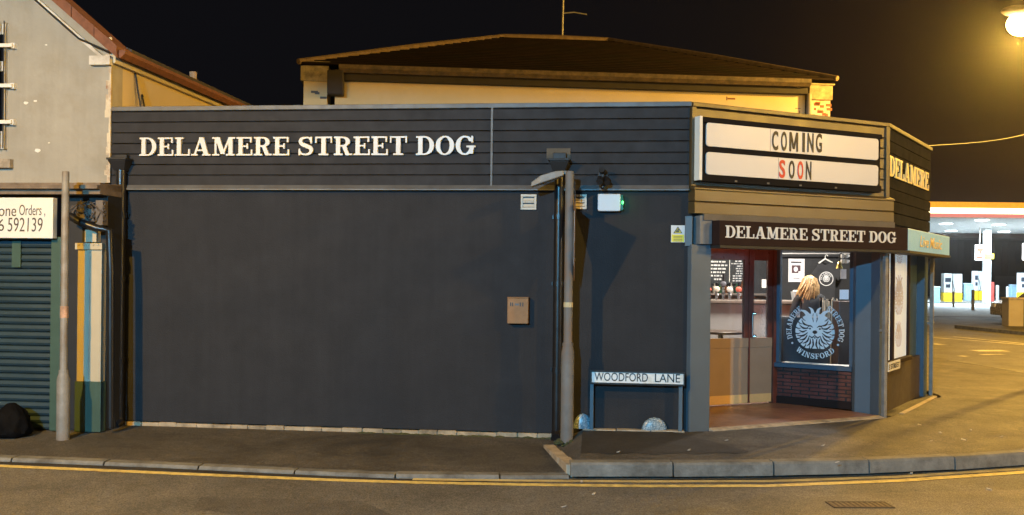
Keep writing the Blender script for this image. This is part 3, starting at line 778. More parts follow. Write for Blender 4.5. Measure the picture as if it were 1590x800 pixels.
# second face: shop window, stall riser
mb = MB()
a1, a2, a3, a4 = TS.at(1383, 480)[0], TS.at(1391, 480)[0], TS.at(1414, 480)[0], TS.at(1441, 480)[0]
zsill = TS.at(1400, 556)[1]; zhead = 2.02
mb.box(TS, .10, a4 + .1, -.12, -.05, .06, zsill - .05); mb.build('stall_riser', mat('brown_stall_riser', (.06, .045, .035), .55), pub)
mb = MB(); mb.box(TS, .10, a3 + .04, -.10, .02, zsill - .05, zsill - .002)
mb.box(TS, .10, a1, -.08, -.02, zsill, zhead); mb.box(TS, a1 + .05 * 0 + (a2 - a1) * .72, a2 + .01, -.08, -.015, zsill, zhead); mb.box(TS, a3, a3 + .06, -.08, -.02, zsill, zhead); mb.box(TS, .10, a3 + .06, -.08, -.02, zhead, ZL)
sw = mb.build('shop_window', M_BROWNSIGN, pub, bevel=.004)
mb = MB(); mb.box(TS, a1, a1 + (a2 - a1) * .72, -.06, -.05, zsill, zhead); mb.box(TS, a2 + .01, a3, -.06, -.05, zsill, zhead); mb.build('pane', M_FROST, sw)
mb = MB(); mb.box(TS, a3 + .06, a4 - .25, -.35, -.10, .06, ZL); mb.box(TS, a4 - .25, TL, -.3, .0, .06, ZL - .03); mb.build('end_pillar', M_BLUED, pub, bevel=.004)
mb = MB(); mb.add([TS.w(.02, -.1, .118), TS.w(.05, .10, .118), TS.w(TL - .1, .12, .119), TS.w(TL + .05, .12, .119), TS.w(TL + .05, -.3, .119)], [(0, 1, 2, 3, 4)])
struct(mb.build('pavement', M_PATCH_SHADE))
mb = MB(); mb.sweep(TS, [(.10, .06), (.16, .06), (.16, .1235), (.10, .124)], .35, TL - .1); struct(mb.build('kerb_edging', M_STONE, bevel=.006))

# --- dog emblem (shaggy terrier head) in a 2x2 box centred on 0
def emblem():
    cuts = []; add = [I_(el(0, -.05, .96, .90), lambda X, Y: -.86 - Y)]; rg = random.Random(11)
    for s_ in (-1, 1):
        for k, an in enumerate((-78, -62, -46, -30, -14, 4, 22, 40)):          # dark gaps between swept locks of fur
            a0 = R(an); r0 = .36 + .05 * (k % 2); r1 = .90 - .10 * ((k * 3) % 4) / 3
            def q(r_, a): return (s_ * math.cos(a) * r_, math.sin(a) * r_ - .05)
            cuts.append(stroke([q(r0, a0 + .10), q((r0 + r1) / 2, a0 - .10), q(r1, a0 + .02)], [.018, .045, .012]))
            cuts.append(stroke([q(.70, a0 + .16), q(.84, a0 + .10), q(1.0, a0 + .15)], [.008, .028, .035]))
        cuts.append(stroke([(.10 * s_, .16), (.24 * s_, .24), (.38 * s_, .15)], [.012, .035, .010]))
        cuts.append(el(.24 * s_, .10, .050, .045))
        cuts.append(stroke([(.02 * s_, -.24), (.14 * s_, -.33), (.27 * s_, -.24)], [.02, .035, .012]))
        cuts.append(stroke([(.06 * s_, -.42), (.10 * s_, -.56), (.07 * s_, -.74)], [.010, .028, .010]))
        cuts.append(stroke([(.07 * s_, .42), (.11 * s_, .62), (.08 * s_, .86)], [.010, .030, .010]))
        add.append(stroke([(.30 * s_, .70), (.50 * s_, .92), (.74 * s_, .98)], [.12, .07, .015]))
        add.append(stroke([(.10 * s_, .80), (.16 * s_, 1.02), (.30 * s_, 1.14)], [.10, .06, .012]))
    cuts += [U(el(0, -.06, .12, .085), rc(-.014, .014, -.26, -.06)), el(0, -.34, .05, .035)]
    return I_(U(*add), neg(U(*cuts)))
EMB = emblem()
def place_emblem(fr, ca, cz, rad, o, m, par, text=True):
    mb = MB(); add_sdf(mb, fr, EMB, (-1.1, 1.1, -1.1, 1.2), 60, lambda X, Y: (ca + X * rad, cz + Y * rad), o, o)
    e_ = mb.build('dog_emblem', m, par)
    if text:
        mb = MB()
        slab_arc(mb, fr, 'DELAMERE', ca, cz, rad * 1.16, rad * .26, 200, 122, o)
        slab_arc(mb, fr, 'STREET DOG', ca, cz, rad * 1.16, rad * .26, 62, -22, o)
        slab_arc(mb, fr, 'WINSFORD', ca, cz, rad * 1.10, rad * .26, 226, 318, o, inward=True)
        for an in (210, 331):
            x, z = ca + math.cos(R(an)) * rad * 1.28, cz + math.sin(R(an)) * rad * 1.28
            add_sdf(mb, fr, el(0, 0, 1, 1), (-1.1, 1.1, -1.1, 1.1), 8, lambda X, Y: (x + X * rad * .05, z + Y * rad * .05), o, o)
        mb.build('ring_lettering', m, par)
ea, ez = VF.at(1265, 514)
rr_ = (VF.at(1298, 514)[0] - VF.at(1233, 514)[0]) / 2
place_emblem(VF, ea, ez, rr_ * .98, -.006, M_DECAL, win)
ta, tz = TS.at(1402, 462)
place_emblem(TS, ta, tz, (a3 - a2) * .30, -.046, M_DECALT, sw, False)
mb = MB()
for k in range(3):
    add_sdf(mb, TS, EMB, (-1.1, 1.1, -1.1, 1.2), 30, lambda X, Y, k=k: (ta + X * (a3 - a2) * .22, tz - .22 + (k - .5) * .52 + Y * .16), -.046, -.046)
mb.build('crest_decal', M_DECALT, sw)

# ================================================================== SIGNS ON THE PUB
# raised letters on the long fascia
sa0, sz0 = W.at(218, 242.5, .03); sa1, sz1 = W.at(739, 213, .03)
t = thing('raised_lettering', 'large cream slab serif letters on the long side fascia', 'lettering', W.w(sa0, .03, sz0))
mb = MB(); slab_text(mb, W, 'DELAMERE STREET DOG', sa0, sa1, sz0, sz1 + .01, .024, .055, 46); mb.build('letters', M_WHITE, t)
# white letters on the second face, sodium yellow put into their colour
ga0, _ = TS.at(1381, 260, .03); ga1 = TS.at(1442, 270, .03)[0]
zg_a = TS.at(1381, 273, .03)[1]; zg_b = TS.at(1381, 241, .03)[1]
t = thing('raised_lettering', 'lamp yellow tinted slab serif letters on the short right fascia', 'lettering', TS.w(ga0, .03, zg_a))
mb = MB(); slab_text(mb, TS, 'DELAMERE', ga0, ga1, zg_a, zg_b, .022, .036, 40); mb.build('letters', M_GOLD_LAMPLIT, t)
# marquee
ms0, ms1 = CH.at(1086, 230, .12)[0], CH.at(1369, 250, .12)[0]
mz0, mz1 = 2.70, 3.365
mq = thing('marquee_sign', 'white two line cinema letter board above the corner entrance', 'sign', CH.w((ms0 + ms1) / 2, .05, mz0))
mb = MB(); mb.box(CH, ms0, ms1, .022, .10, mz0, mz1)
mb.box(CH, ms0, ms1, .10, .125, mz0, mz0 + .075); mb.box(CH, ms0, ms1, .10, .125, mz1 - .055, mz1)
mb.build('frame', mat('black_sign_frame', (.012, .010, .009), .85, spec=.08), mq, bevel=.006)
mb = MB(); mb.box(CH, ms0 - .006, ms0 + .03, .02, .13, mz0 + .01, mz1 + .004); mb.build('edge_trim', M_OFFWHITE, mq)
M_PAN = mat('white_acrylic_panel', (.57, .56, .55), .35, var=.03, scale=1.5)
pz = [(CH.at(1230, 275 - 0, .115)[1], 0)]
zA1, zA0 = CH.at(1096, 190, .115)[1], CH.at(1095, 226.5, .115)[1]
zB1, zB0 = CH.at(1094, 235.5, .115)[1], CH.at(1093, 270.5, .115)[1]
pa0, pa1 = CH.at(1097, 210, .115)[0], CH.at(1364, 230, .115)[0]
def rrect(a0, a1, z0, z1, r_):
    out = []
    for cx, cz, b0 in ((a1 - r_, z0 + r_, -90), (a1 - r_, z1 - r_, 0), (a0 + r_, z1 - r_, 90), (a0 + r_, z0 + r_, 180)):
        for k in range(6): an = R(b0 + 90 * k / 5); out.append((cx + r_ * math.cos(an), cz + r_ * math.sin(an)))
    return out
for z0, z1, js_ in ((zA0, zA1, 1196), (zB0, zB1, 1209)):
    mb = MB(); mb.profile(CH, rrect(pa0, pa1, z0, z1, .035), .10, .116)
    pn = mb.build('panel', M_PAN, mq)
    ja = CH.at(js_, 230, .116)[0]
    mb = MB(); mb.box(CH, ja - .003, ja + .003, .114, .1175, z0 + .004, z1 - .004); mb.build('panel_joint', mat('grey_joint', (.25, .24, .23), .5), pn)
def mletters(txt, px, y0f, m):
    for ch, (x0, x1, y0, y1), mm in zip(txt, px, m):
        aa0, zz1 = CH.at(x0, y0, .118); aa1, zz0 = CH.at(x1, y1, .118)
        if ch == 'M':
            mb = MB(); f_ = U(rc(0, .2, 0, 1), rc(.8, 1, 0, 1), pa(.13, 1, .5, .12, .2), pa(.5, .12, .87, 1, .2))
            add_sdf(mb, CH, f_, (-.05, 1.05, -.05, 1.05), 40, lambda X, Y: (aa0 + X * (aa1 - aa0), zz0 + Y * (zz1 - zz0)), .1172, .1215)
            mb.build('letter', mm, mq); continue
        font_text(ch, CH, aa0, aa1, zz0, zz1, .1172, .1215, 'letter', mm, mq, bold=(.006 if ch == 'M' else .022))
mletters('COMING', [(1199, 1208, 203, 234), (1213, 1221.5, 204, 235), (1226, 1239, 205, 236), (1246, 1249.5, 206, 236.5), (1254, 1263, 206.5, 237), (1267, 1276, 207, 237.5)], 0, [M_INK] * 6)
mletters('SOON', [(1210, 1219, 248, 277), (1225, 1233.5, 249, 278), (1238.5, 1247, 250, 279), (1251.5, 1259.5, 250.5, 279.5)], 0, [M_RED, M_INK, M_RED, M_INK])
for px in (1140, 1190, 1240, 1295):
    mb = MB(); aa = CH.at(px, 290, .1)[0]; mb.box(CH, aa - .015, aa + .015, .126, .132, mz0 + .012, mz0 + .03); mb.build('clip', M_ZINC, mq)
# shop sign over the entrance
b0, b1 = .13, 2.92
bz0, bz1 = 2.045, 2.30
sg = thing('shop_sign', 'dark brown signboard with white slab serif letters over the entrance', 'sign', CH.w(1.5, .15, bz0))
mb = MB(); mb.box(CH, b0 + .09, b1, -.02, .20, bz0, bz1); mb.build('board', M_BROWNSIGN, sg, bevel=.004)
mb = MB(); mb.box(CH, b0 + .09, b1 + .012, -.02, .215, bz0 - .03, bz0 - .002); mb.build('bottom_trim', M_BLACK, sg)
mb = MB(); slab_text(mb, CH, 'DELAMERE STREET DOG', CH.at(1127, 360, .21)[0], CH.at(1392, 372, .21)[0], CH.at(1127, 369, .21)[1], CH.at(1127, 350, .21)[1], .198, .207, 40); mb.build('letters', M_WHITE, sg)
mb = MB(); mb.box(CH, .10, CL + .05, -.02, .10, bz1 + .002, ZL - .002); mb.build('sign_backing', mat('grey_brown_timber', (.10, .085, .07), .6), pub)
S2 = Frame(CH.w(b1, .20), 56.0)
s2 = thing('shop_sign', 'pale blue signboard round the corner above the second window', 'sign', S2.w(1.2, 0, bz0))
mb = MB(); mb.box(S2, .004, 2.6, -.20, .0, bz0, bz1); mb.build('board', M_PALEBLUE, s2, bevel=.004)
mb = MB(); mb.box(S2, .0, 2.61, -.20, .012, bz0 - .03, bz0 - .002); mb.build('bottom_trim', M_BLACK, s2)
la0, la1 = S2.at(1428, 378, 0)[0], S2.at(1462, 380, 0)[0]
lm_ = la0 + (la1 - la0) * .40
font_text('Live', S2, la0, lm_ - .03, bz0 + .06, bz1 - .06, .001, .006, 'letters', M_GOLD_LAMPLIT, s2, bold=.01, shear=.25); font_text('Music', S2, lm_ + .04, la1, bz0 + .06, bz1 - .06, .001, .006, 'letters', M_GOLD_LAMPLIT, s2, bold=.01, shear=.25)

# small street name plate round the corner
a0_, z0_ = TS.at(1377, 576, 0.03); a1_, z1_ = TS.at(1397, 562, .03)
st = thing('street_name_plate', 'small street plate low under the second shop window', 'street sign', TS.w(a1_, 0, z0_))
mb = MB(); mb.box(TS, .11, a1_ + .02, .02, .032, z0_ - .02, z1_ + .03); mb.build('plate', M_SIGNW, st)
for tx_, q0_, q1_ in (('E', .13 - a1_, .17 - a1_), ('STREET', .215 - a1_, -.02)): font_text(tx_, TS, a1_ + q0_, a1_ + q1_, z0_ + .005, z1_ + .005, .0325, .035, 'lettering', M_INK, st, bold=.01)

# woodford lane plate standing on posts before the wall
wa0, wz1 = W.at(916, 576, .14); wa1, wz0 = W.at(1062, 599, .14)
wp = thing('street_name_plate', 'white street plate on two legs before the dark side wall', 'street sign', W.w((wa0 + wa1) / 2, .1, .1))
mb = MB(); mb.box(W, wa0 + .02, wa1 - .004, .115, .128, wz0 + .012, wz1 - .012); mb.build('plate', M_SIGNW, wp)
mb = MB(); mb.box(W, wa0, wa1 + .01, .10, .135, wz1 - .011, wz1 + .006); mb.box(W, wa0, wa1 + .01, .10, .135, wz0 - .006, wz0 + .011); mb.box(W, wa0, wa0 + .019, .10, .135, wz0 + .0115, wz1 - .0115); mb.box(W, wa1 - .003, wa1 + .01, .10, .135, wz0 + .0115, wz1 - .0115)
mb.build('frame', M_BLACK, wp)
for aa in (wa0 + .02, wa1 - .03):
    mb = MB(); mb.box(W, aa - .02, aa + .02, .06, .098, .07, wz1 - .02); mb.build('leg', M_BLUE, wp, bevel=.004)
for tx_, p0_, p1_ in (('WOODFORD', 923, 1006), ('LANE', 1017, 1056)): font_text(tx_, W, W.at(p0_, 586, .13)[0], W.at(p1_, 586, .13)[0], W.at(980, 592.5, .13)[1], W.at(980, 579.5, .13)[1], .1285, .1305, 'lettering', M_INK, wp, bold=.004)
# stone ledge under it
mb = MB(); aA, aB = W.at(905, 670)[0], WE - .03
for k in range(3):
    x0 = aA + (aB - aA) * k / 3; x1 = aA + (aB - aA) * (k + 1) / 3 - .01
    mb.box(W, x0, x1, .003, .10, .0, .118 + .004 * k)
mb.build('stone_ledge', M_STONE, pub, bevel=.008)

# ================================================================== WALL FITTINGS
def vent(px0, py0, px1, py1, label):
    a0, z1 = W.at(px0, py0); a1, z0 = W.at(px1, py1)
    t = thing('wall_vent', label, 'vent', W.w((a0 + a1) / 2, 0, z0), 'square wall vents under the fascia')
    f = MB(); f.box(W, a0, a1, .001, .02, z0, z0 + .025); f.box(W, a0, a1, .001, .02, z1 - .025, z1); f.box(W, a0, a0 + .022, .001, .02, z0 + .0252, z1 - .0252); f.box(W, a1 - .022, a1, .001, .02, z0 + .0252, z1 - .0252)
    zm = (z0 + z1) / 2; f.box(W, a0 + .0222, a1 - .0222, .001, .018, zm - .008, zm + .008)
    f.build('frame', M_VENT, t, bevel=.003)
    b_ = MB(); b_.box(W, a0 + .0223, a1 - .0223, .0005, .003, z0 + .0253, z1 - .0253); b_.build('slot_shade_sheet', M_INK, t)  # black sheet put in for the shade behind the louvres
    s_ = MB()
    for zz in (z0 + .03, zm + .012):
        s_.sweep(W, [(.002, zz), (.016, zz), (.004, zz + .030)], a0 + .0225, a1 - .0225)
    s_.build('louvres', M_VENT, t)
vent(809, 302, 833, 326, 'cream square vent left of the black downpipe'); vent(888, 302, 911, 325, 'cream square vent partly behind the lamp pole')
# alarm box
a0, z1 = W.at(928, 301, .09); a1, z0 = W.at(966, 328, .09)
ab = thing('alarm_box', 'white alarm box with green light under the fascia', 'alarm box', W.w((a0 + a1) / 2, 0, z0))
ax = a0 + (a1 - a0) * .93
mb = MB(); mb.profile(W, rrect(a0, ax, z0, z1, .015), .001, .085); mb.build('cover', mat('white_plastic', (.50, .53, .56), .4, var=.03), ab, bevel=.008)
mb = MB(); mb.profile(W, rrect(ax + .002, a1 + .01, z0 + .012, z1 - .008, .012), .001, .075); mb.build('side_lens', mat('dark_green_lens', (.01, .05, .02), .2, emis=(.02, 1, .15), estr=.03), ab)
mb = MB(); gc = W.w(a1 + .004, .078, (z0 + z1) / 2); mb.ball(gc, .012, .012, .02, 10, 8); mb.build('status_light', mat('green_led', (.1, .9, .2), .3, emis=(.08, 1, .2), estr=2.2), ab)
gl = lamp('alarm_led_glow', W.w(a1 + .05, .10, (z0 + z1) / 2), .25, (.1, 1, .3), .01)
# warning sticker
a0, z1 = W.at(1042, 350); a1, z0 = W.at(1063, 376.5)
ws = thing('warning_sign', 'white and yellow cctv warning sign on the dark wall', 'sign', W.w((a0 + a1) / 2, 0, z0))
zmid = z0 + (z1 - z0) * .46
mb = MB(); mb.box(W, a0, a1, .001, .005, z0, z1); mb.build('plate', M_WHITE, ws)
mb = MB(); mb.box(W, a0 + .006, a1 - .006, .005, .0065, z0 + .005, zmid); mb.build('yellow_panel', M_YEL, ws)
ac = (a0 + a1) / 2; hh_ = (z1 - zmid)
tr = MB(); tr.profile(W, [(ac - hh_ * .5, zmid + .012), (ac + hh_ * .5, zmid + .012), (ac, z1 - .012)], .005, .0065); tr.build('triangle', M_INK, ws)
tr = MB(); tr.profile(W, [(ac - hh_ * .36, zmid + .02), (ac + hh_ * .36, zmid + .02), (ac, z1 - .028)], .0066, .0075); tr.build('triangle_field', M_YEL, ws)
tr = MB(); tr.box(W, ac - .022, ac + .016, .0076, .0084, zmid + .026, zmid + .042); tr.profile(W, [(ac - .002, zmid + .042), (ac + .02, zmid + .05), (ac + .014, zmid + .06), (ac - .01, zmid + .052)], .0076, .0084)
for k in range(4): tr.box(W, a0 + .025, a1 - .025, .0066, .0072, z0 + .012 + k * .016, z0 + .017 + k * .016)
tr.build('pictogram', M_INK, ws)
# wall mounted bin
a0, z1 = W.at(788, 463, .08); a1, z0 = W.at(820, 503, .08)
bn = thing('cigarette_bin', 'brown metal cigarette bin with slots on the side wall', 'bin', W.w((a0 + a1) / 2, 0, z0))
mb = MB(); mb.box(W, a0, a1, .0, .085, z0, z1); mb.box(W, a0 - .004, a1 + .004, .0, .09, z1 + .0005, z1 + .012); mb.build('body', M_COPPER, bn, bevel=.006)
wdt = a1 - a0
for f_ in (.16, .25, .62, .74):
    mb = MB(); mb.box(W, a0 + wdt * f_ - .005, a0 + wdt * f_ + .005, .084, .0866, z1 - .085, z1 - .045); mb.build('slot', M_INK, bn)
mb = MB(); mb.box(W, a0 + wdt * .36, a0 + wdt * .55, .084, .0868, z1 - .075, z1 - .055); mb.build('label_plate', M_ZINC, bn)
# cctv camera
cc = W.at(936, 288)[0]; cz = W.at(936, 282)[1]
cv = thing('security_camera', 'black security camera pair on the fascia above alarm box', 'camera', W.w(cc, .02, cz))
mb = MB(); mb.box(W, cc - .05, cc + .05, .022, .04, cz - .02, cz + .1); mb.tube([W.w(cc, .04, cz + .05), W.w(cc, .13, cz + .05)], .018); mb.build('bracket', M_BLACK, cv, bevel=.004)
mb = MB(); mb.tube([W.w(cc - .02, .10, cz + .02), W.w(cc - .03, .20, cz - .02)], .035, 14); mb.build('camera_body', M_BLACKP, cv, smooth=True)
mb = MB(); mb.tube([W.w(cc + .04, .09, cz + .02), W.w(cc + .05, .19, cz - .03)], .03, 14); mb.tube([W.w(cc + .0, .10, cz + .09), W.w(cc - .01, .17, cz + .11)], .034, 14); mb.build('floodlight', M_BLACKP, cv, smooth=True)
mb = MB(); mb.ball(W.w(cc + .01, .12, cz - .07), .035, .035, .03, 12, 8); mb.build('sensor', M_BLACKP, cv, smooth=True)

# downpipes with hoppers
def downpipe(px, top, hy0, hy1, label, ztop, rad=.045, o=.075, shoe=True, ztl=.0):
    s_ = W.at(px, 450, o)[0]; zh1 = W.at(px, hy0, o)[1]; zh0 = W.at(px, hy1, o)[1]
    t = thing('downpipe', label, 'downpipe', W.w(s_, o, 0))
    mb = MB(); mb.tube([W.w(s_, o, ztl + .03), W.w(s_, o, zh0)], rad, 16)
    if shoe: mb.tube([W.w(s_, o, ztl + .08), W.w(s_, o + .02, ztl + .05), W.w(s_, o + .10, ztl + .02)], rad * 1.05, 14)
    mb.build('pipe', M_BLACKP, t, smooth=True)
    mb = MB()
    b_ = .105; mb.hexa([W.w(s_ + x * .06, o + y * .05, zh0 - .01) for x, y in ((-1, 1), (1, 1), (1, -1), (-1, -1))] + [W.w(s_ + x * b_, o + .02 + y * .085, zh0 + .10) for x, y in ((-1, 1), (1, 1), (1, -1), (-1, -1))])
    mb.box(W, s_ - b_ - .01, s_ + b_ + .01, o - .07, o + .115, zh0 + .101, zh0 + .125)
    mb.box(W, s_ - .07, s_ + .07, .031, o + .02, zh0 + .126, zh1 - .03); mb.build('hopper', M_BLACK, t, bevel=.006)
    for zc in (.7, 1.6, 2.3):
        mb = MB(); mb.tube([W.w(s_, o, zc), W.w(s_, o, zc + .05)], rad * 1.16, 16); mb.box(W, s_ - .07, s_ + .07, .002, .02, zc + .005, zc + .045); mb.build('pipe_clip', M_BLACKP, t)
downpipe(186, 0, 236, 264, 'black downpipe at the left end of the side wall', 3, .055)
downpipe(866.5, 0, 233, 266, 'black downpipe just left of the lamp pole', 3, .05)
mb = MB(); mb.box(W, W.at(849, 240)[0], W.at(886, 240)[0], .005, .03, W.at(860, 247)[1], W.at(860, 231)[1]); mb.build('outlet_plate', mat('dull_bronze_plate', (.10, .085, .065), .8, spec=.2), pub)
# square corner pipe
def corner_pipe(fr, a, o, label, z0, z1):
    t = thing('corner_pipe', label, 'pipe', fr.w(a, o, z0))
    mb = MB(); mb.box(fr, a - .024, a + .024, o - .024, o + .024, z0, z1); mb.build('pipe', M_GALV, t, bevel=.006)
    mb = MB()
    for zc in (1.1, 2.0): mb.box(fr, a - .032, a + .032, o - .06, o + .03, zc, zc + .03)
    mb.build('pipe_clip', M_GALV, t, bevel=.003)
corner_pipe(CH, CH.at(1374, 500, .06)[0], .06, 'grey square pipe at the corner pillar', .08, bz0 - .031)
corner_pipe(TS, TL + .02, .05, 'grey square pipe at the far right end of the pub', .10, bz0 - .031)

# speckled round stones
M_SPECK = mat('speckled_glass_mosaic', (.30, .42, .52), .35, var=.2)
_n = M_SPECK.node_tree; _b = [x for x in _n.nodes if x.type == 'BSDF_PRINCIPLED'][0]
_v = _n.nodes.new('ShaderNodeTexVoronoi'); _v.inputs['Scale'].default_value = 120
_tc = [x for x in _n.nodes if x.type == 'TEX_COORD'][0]; _n.links.new(_tc.outputs['Object'], _v.inputs['Vector'])
_r = _n.nodes.new('ShaderNodeValToRGB'); _s = _n.nodes.new('ShaderNodeSeparateColor'); _n.links.new(_v.outputs['Color'], _s.inputs[0]); _n.links.new(_s.outputs[0], _r.inputs[0])
_r.color_ramp.elements[0].position = .35; _r.color_ramp.elements[0].color = (.10, .16, .21, 1); _r.color_ramp.elements[1].position = .95; _r.color_ramp.elements[1].color = (.38, .46, .51, 1)
_n.links.new(_r.outputs[0], _b.inputs['Base Color'])
for px, py, rx, rz, lb in ((1016, 667, .132, .135, 'speckled pale blue round stone under the street plate'), (905, 672, .10, .155, 'speckled pale blue round stone behind the lamp pole')):
    aa = W.at(px, py, .05)[0]; mb = MB(); mb.ball(W.w(aa, .05, .118), rx, .045, rz, 22, 12, 0.0)
    tag(mb.build('round_stone', M_SPECK, smooth=True), lb, 'stone', 'speckled round stones at the wall foot')

# ================================================================== POLES
def pole(px, pyb, pyt, pyk, zb, label, name, r0, r1, m, extra=None):
    P = ground(px, pyb, zb)
    t = thing(name, label, 'street pole', P)
    ft = Frame(P, 0)
    zk = ft.at(px, pyk)[1] - P.z; zt_ = ft.at(px, pyt)[1] - P.z
    mb = MB(); mb.lathe(P, [(r0, -.05), (r0, zk - .04), (r1 * 1.05, zk + .05), (r1, zk + .06), (r1 * .97, zt_ - .01), (r1 * .8, zt_)], 20)
    mb.build('shaft', m, t, smooth=True)
    mb = MB(); mb.tube([P + Vector((0, 0, zk + .02)), P + Vector((0, 0, zk + .055))], r1 * 1.25, 18); mb.build('collar', m, t, smooth=True)
    return t, P, zk, zt_
lt, LP, lzk, lzt = pole(880, 690, 266, 541, .0, 'grey sign post with small lamp beside the black downpipe', 'sign_post', .066, .045, M_POLER)
LF = Frame(LP, -6.5)
# small lantern on an arm to the left
hl0, hz0 = LF.at(828, 281); hl1, hz1 = LF.at(868, 266)
mb = MB()
top = LP + Vector((0, 0, lzt - .015))
mb.tube([top, top + LF.u * -.06 + Vector((0, 0, .0))], .02, 10)
mb.build('arm', M_GALV, lt, smooth=True)
mb = MB()
sec = []
for k, (f_, w1, h0, h1) in enumerate(((0, .05, -.015, .035), (.25, .075, -.03, .045), (.7, .085, -.045, .035), (1, .05, -.06, -.01))):
    a = -.06 - f_ * .33; zz = lzt - .03 - f_ * .075
    sec.append([LF.w(a, -w1, LP.z + zz + h0), LF.w(a, w1, LP.z + zz + h0), LF.w(a, w1 * .8, LP.z + zz + h1), LF.w(a, -w1 * .8, LP.z + zz + h1)])
vs = [p for s_ in sec for p in s_]; fs = [(3, 2, 1, 0), (12, 13, 14, 15)]
for k in range(3):
    for j in range(4): fs.append((k * 4 + j, k * 4 + (j + 1) % 4, k * 4 + 4 + (j + 1) % 4, k * 4 + 4 + j))
mb.add(vs, fs); mb.build('lantern', mat('weathered_lamp_housing', (.24, .24, .23), .5, var=.2, scale=12), lt, bevel=.012)
# edge-on give way triangle fixed to the post
zS1, zS0 = LF.at(880, 318)[1], LF.at(880, 436)[1]
SF = Frame(LP + LF.u * .006, 90 - 1.5)
SFn = Frame(LP + LF.u * .055, 87.0)
tri = [(-.37, zS1), (0.0, zS0), (.37, zS1)]
gv = thing('give_way_sign', 'triangular road sign seen edge on, fixed to the grey post', 'road sign', LP + Vector((0, 0, zS0)))
mb = MB(); mb.profile(SFn, tri, -.004, .004); mb.build('plate', M_RUST, gv)
tri2 = [(-.24, zS1 - .07), (0.0, zS0 + .15), (.24, zS1 - .07)]
mb = MB(); mb.profile(SFn, tri2, -.0065, -.0045); mb.build('sign_face', M_SIGNW, gv)
mb = MB()
for zz in (zS1 - .08, zS0 + .2): mb.box(SFn, -.03, .03, .004, .012, zz, zz + .03)
mb.build('clamp', M_GALV, gv)
# yellow band
mb = MB(); zz = LF.at(880, 474)[1]; mb.tube([LP + Vector((0, 0, zz - LP.z - .02)), LP + Vector((0, 0, zz - LP.z + .03))], .0475, 18); mb.build('sticker_band', mat('buff_sticker', (.5, .42, .25), .6), lt)
mb = MB(); zz = LF.at(880, 300)[1]
mb.tube([LP + LF.u * .053 + Vector((0, 0, lzt - .1)), LP + LF.u * .058 + Vector((0, 0, lzt - .4))], .006, 6); mb.build('cable', M_BLACK, lt)
# weeds at its foot
mb = MB(); rg = random.Random(5)
for i in range(40):
    a = rg.uniform(0, 6.28); d = rg.uniform(.06, .13); r_ = rg.uniform(.01, .026)
    mb.ball((LP.x + math.cos(a) * d, LP.y + math.sin(a) * d * .8, rg.uniform(.0, .04)), r_ * 1.4, r_ * 1.4, r_, 7, 4)
tag(mb.build('moss', M_GRASSY), 'clumps of moss and dirt at the foot of the sign post', 'moss', kind='stuff')
# plain pole on the left
pl, PP, pzk, pzt = pole(97.5, 680, 266, 583, .0, 'plain grey pole before the green shutter on the left', 'street_pole', .064, .037, M_GALV)
mb = MB(); zz = Frame(PP, 0).at(99, 483)[1]; mb.tube([Vector((PP.x, PP.y, zz - .07)), Vector((PP.x, PP.y, zz + .05))], .0395, 18); mb.build('sticker_band', mat('buff_red_sticker', (.42, .25, .16), .6, var=.5, scale=20), pl)

# ================================================================== LEFT HOUSE WITH SHOP
HO = .045
HF = Frame(W.w(0, HO), -6.5)
hs = HF.at(171.5, 200)[0]                     # right corner
HFc = Frame(HF.w(hs), 83.5)                 # side wall; outward normal = right
ze = HF.at(170, 80)[1]
va, vz = HF.at(140, 72); vb, vzb = HF.at(55, -3)
slope = (vzb - vz) / (va - vb)
zc_ = HF.at(80, 284)[1]                     # bottom of upper wall
half = 3.6
hz = ze + slope * half
hs_l = hs - 2 * half
house = thing('gabled_house', 'cream rendered gabled house with a shop below, far left', 'house', HF.w(hs - 2, -2, 0))
# front gable wall
mb = MB(); mb.profile(HF, [(hs_l, zc_), (hs, zc_), (hs, ze + .0), (hs - half, hz), (hs_l, ze)], -.25, 0); mb.build('front_wall', M_RENDER, house)
mb = MB(); mb.box(HFc, .252, 9.0, -.25, -.001, 0.0, ze); mb.build('side_wall', M_CREAMW, house)
rg = random.Random(9)                         # ragged render edge at the corner
mb = MB(); zz = zc_
while zz < zc_ + 1.6:
    h = rg.uniform(.05, .12); mb.box(HF, hs - rg.uniform(.01, .07), hs + .004, -.01, .007, zz, zz + h); zz += h + .001
mb.build('render_edge', M_PEEL, house)
# roof slabs (right slope + left slope)
th = math.atan(slope); tk = .10
nrm = (math.sin(th), math.cos(th))
ovh = .10
rs_ = .40                                     # low pitch behind the gable parapet
def roof_side(sgn):
    mb = MB()
    e0 = (hs + ovh if sgn > 0 else hs_l - ovh); r0 = hs - half
    zl = ze - rs_ * ovh; hr = ze + rs_ * half
    pts = [(e0, zl + .02), (e0, zl + .02 + tk), (r0, hr + .02 + tk), (r0, hr + .02)]
    if sgn < 0: pts = pts[::-1]
    mb.profile(HF, pts, -9.0, -.26)
    return mb
M_SLATE = mat('dark_slate_roof', (.035, .028, .024), .7, var=.4, scale=14)
roof_side(1).build('roof', M_SLATE, house); roof_side(-1).build('roof', M_SLATE, house)
mb = MB()                                    # terracotta coping + white bargeboard
for k in range(16):
    l0 = k * .27; l1 = l0 + .262
    xa, xb = hs + ovh - l0, hs + ovh - l1; zl = ze - slope * ovh + .0
    mb.profile(HF, [(xa, zl + l0 * slope), (xa, zl + l0 * slope + .13), (xb, zl + l1 * slope + .13), (xb, zl + l1 * slope)], -.27, .07 + random.uniform(-.006, .006))
mb.build('verge', M_TERRA, house)
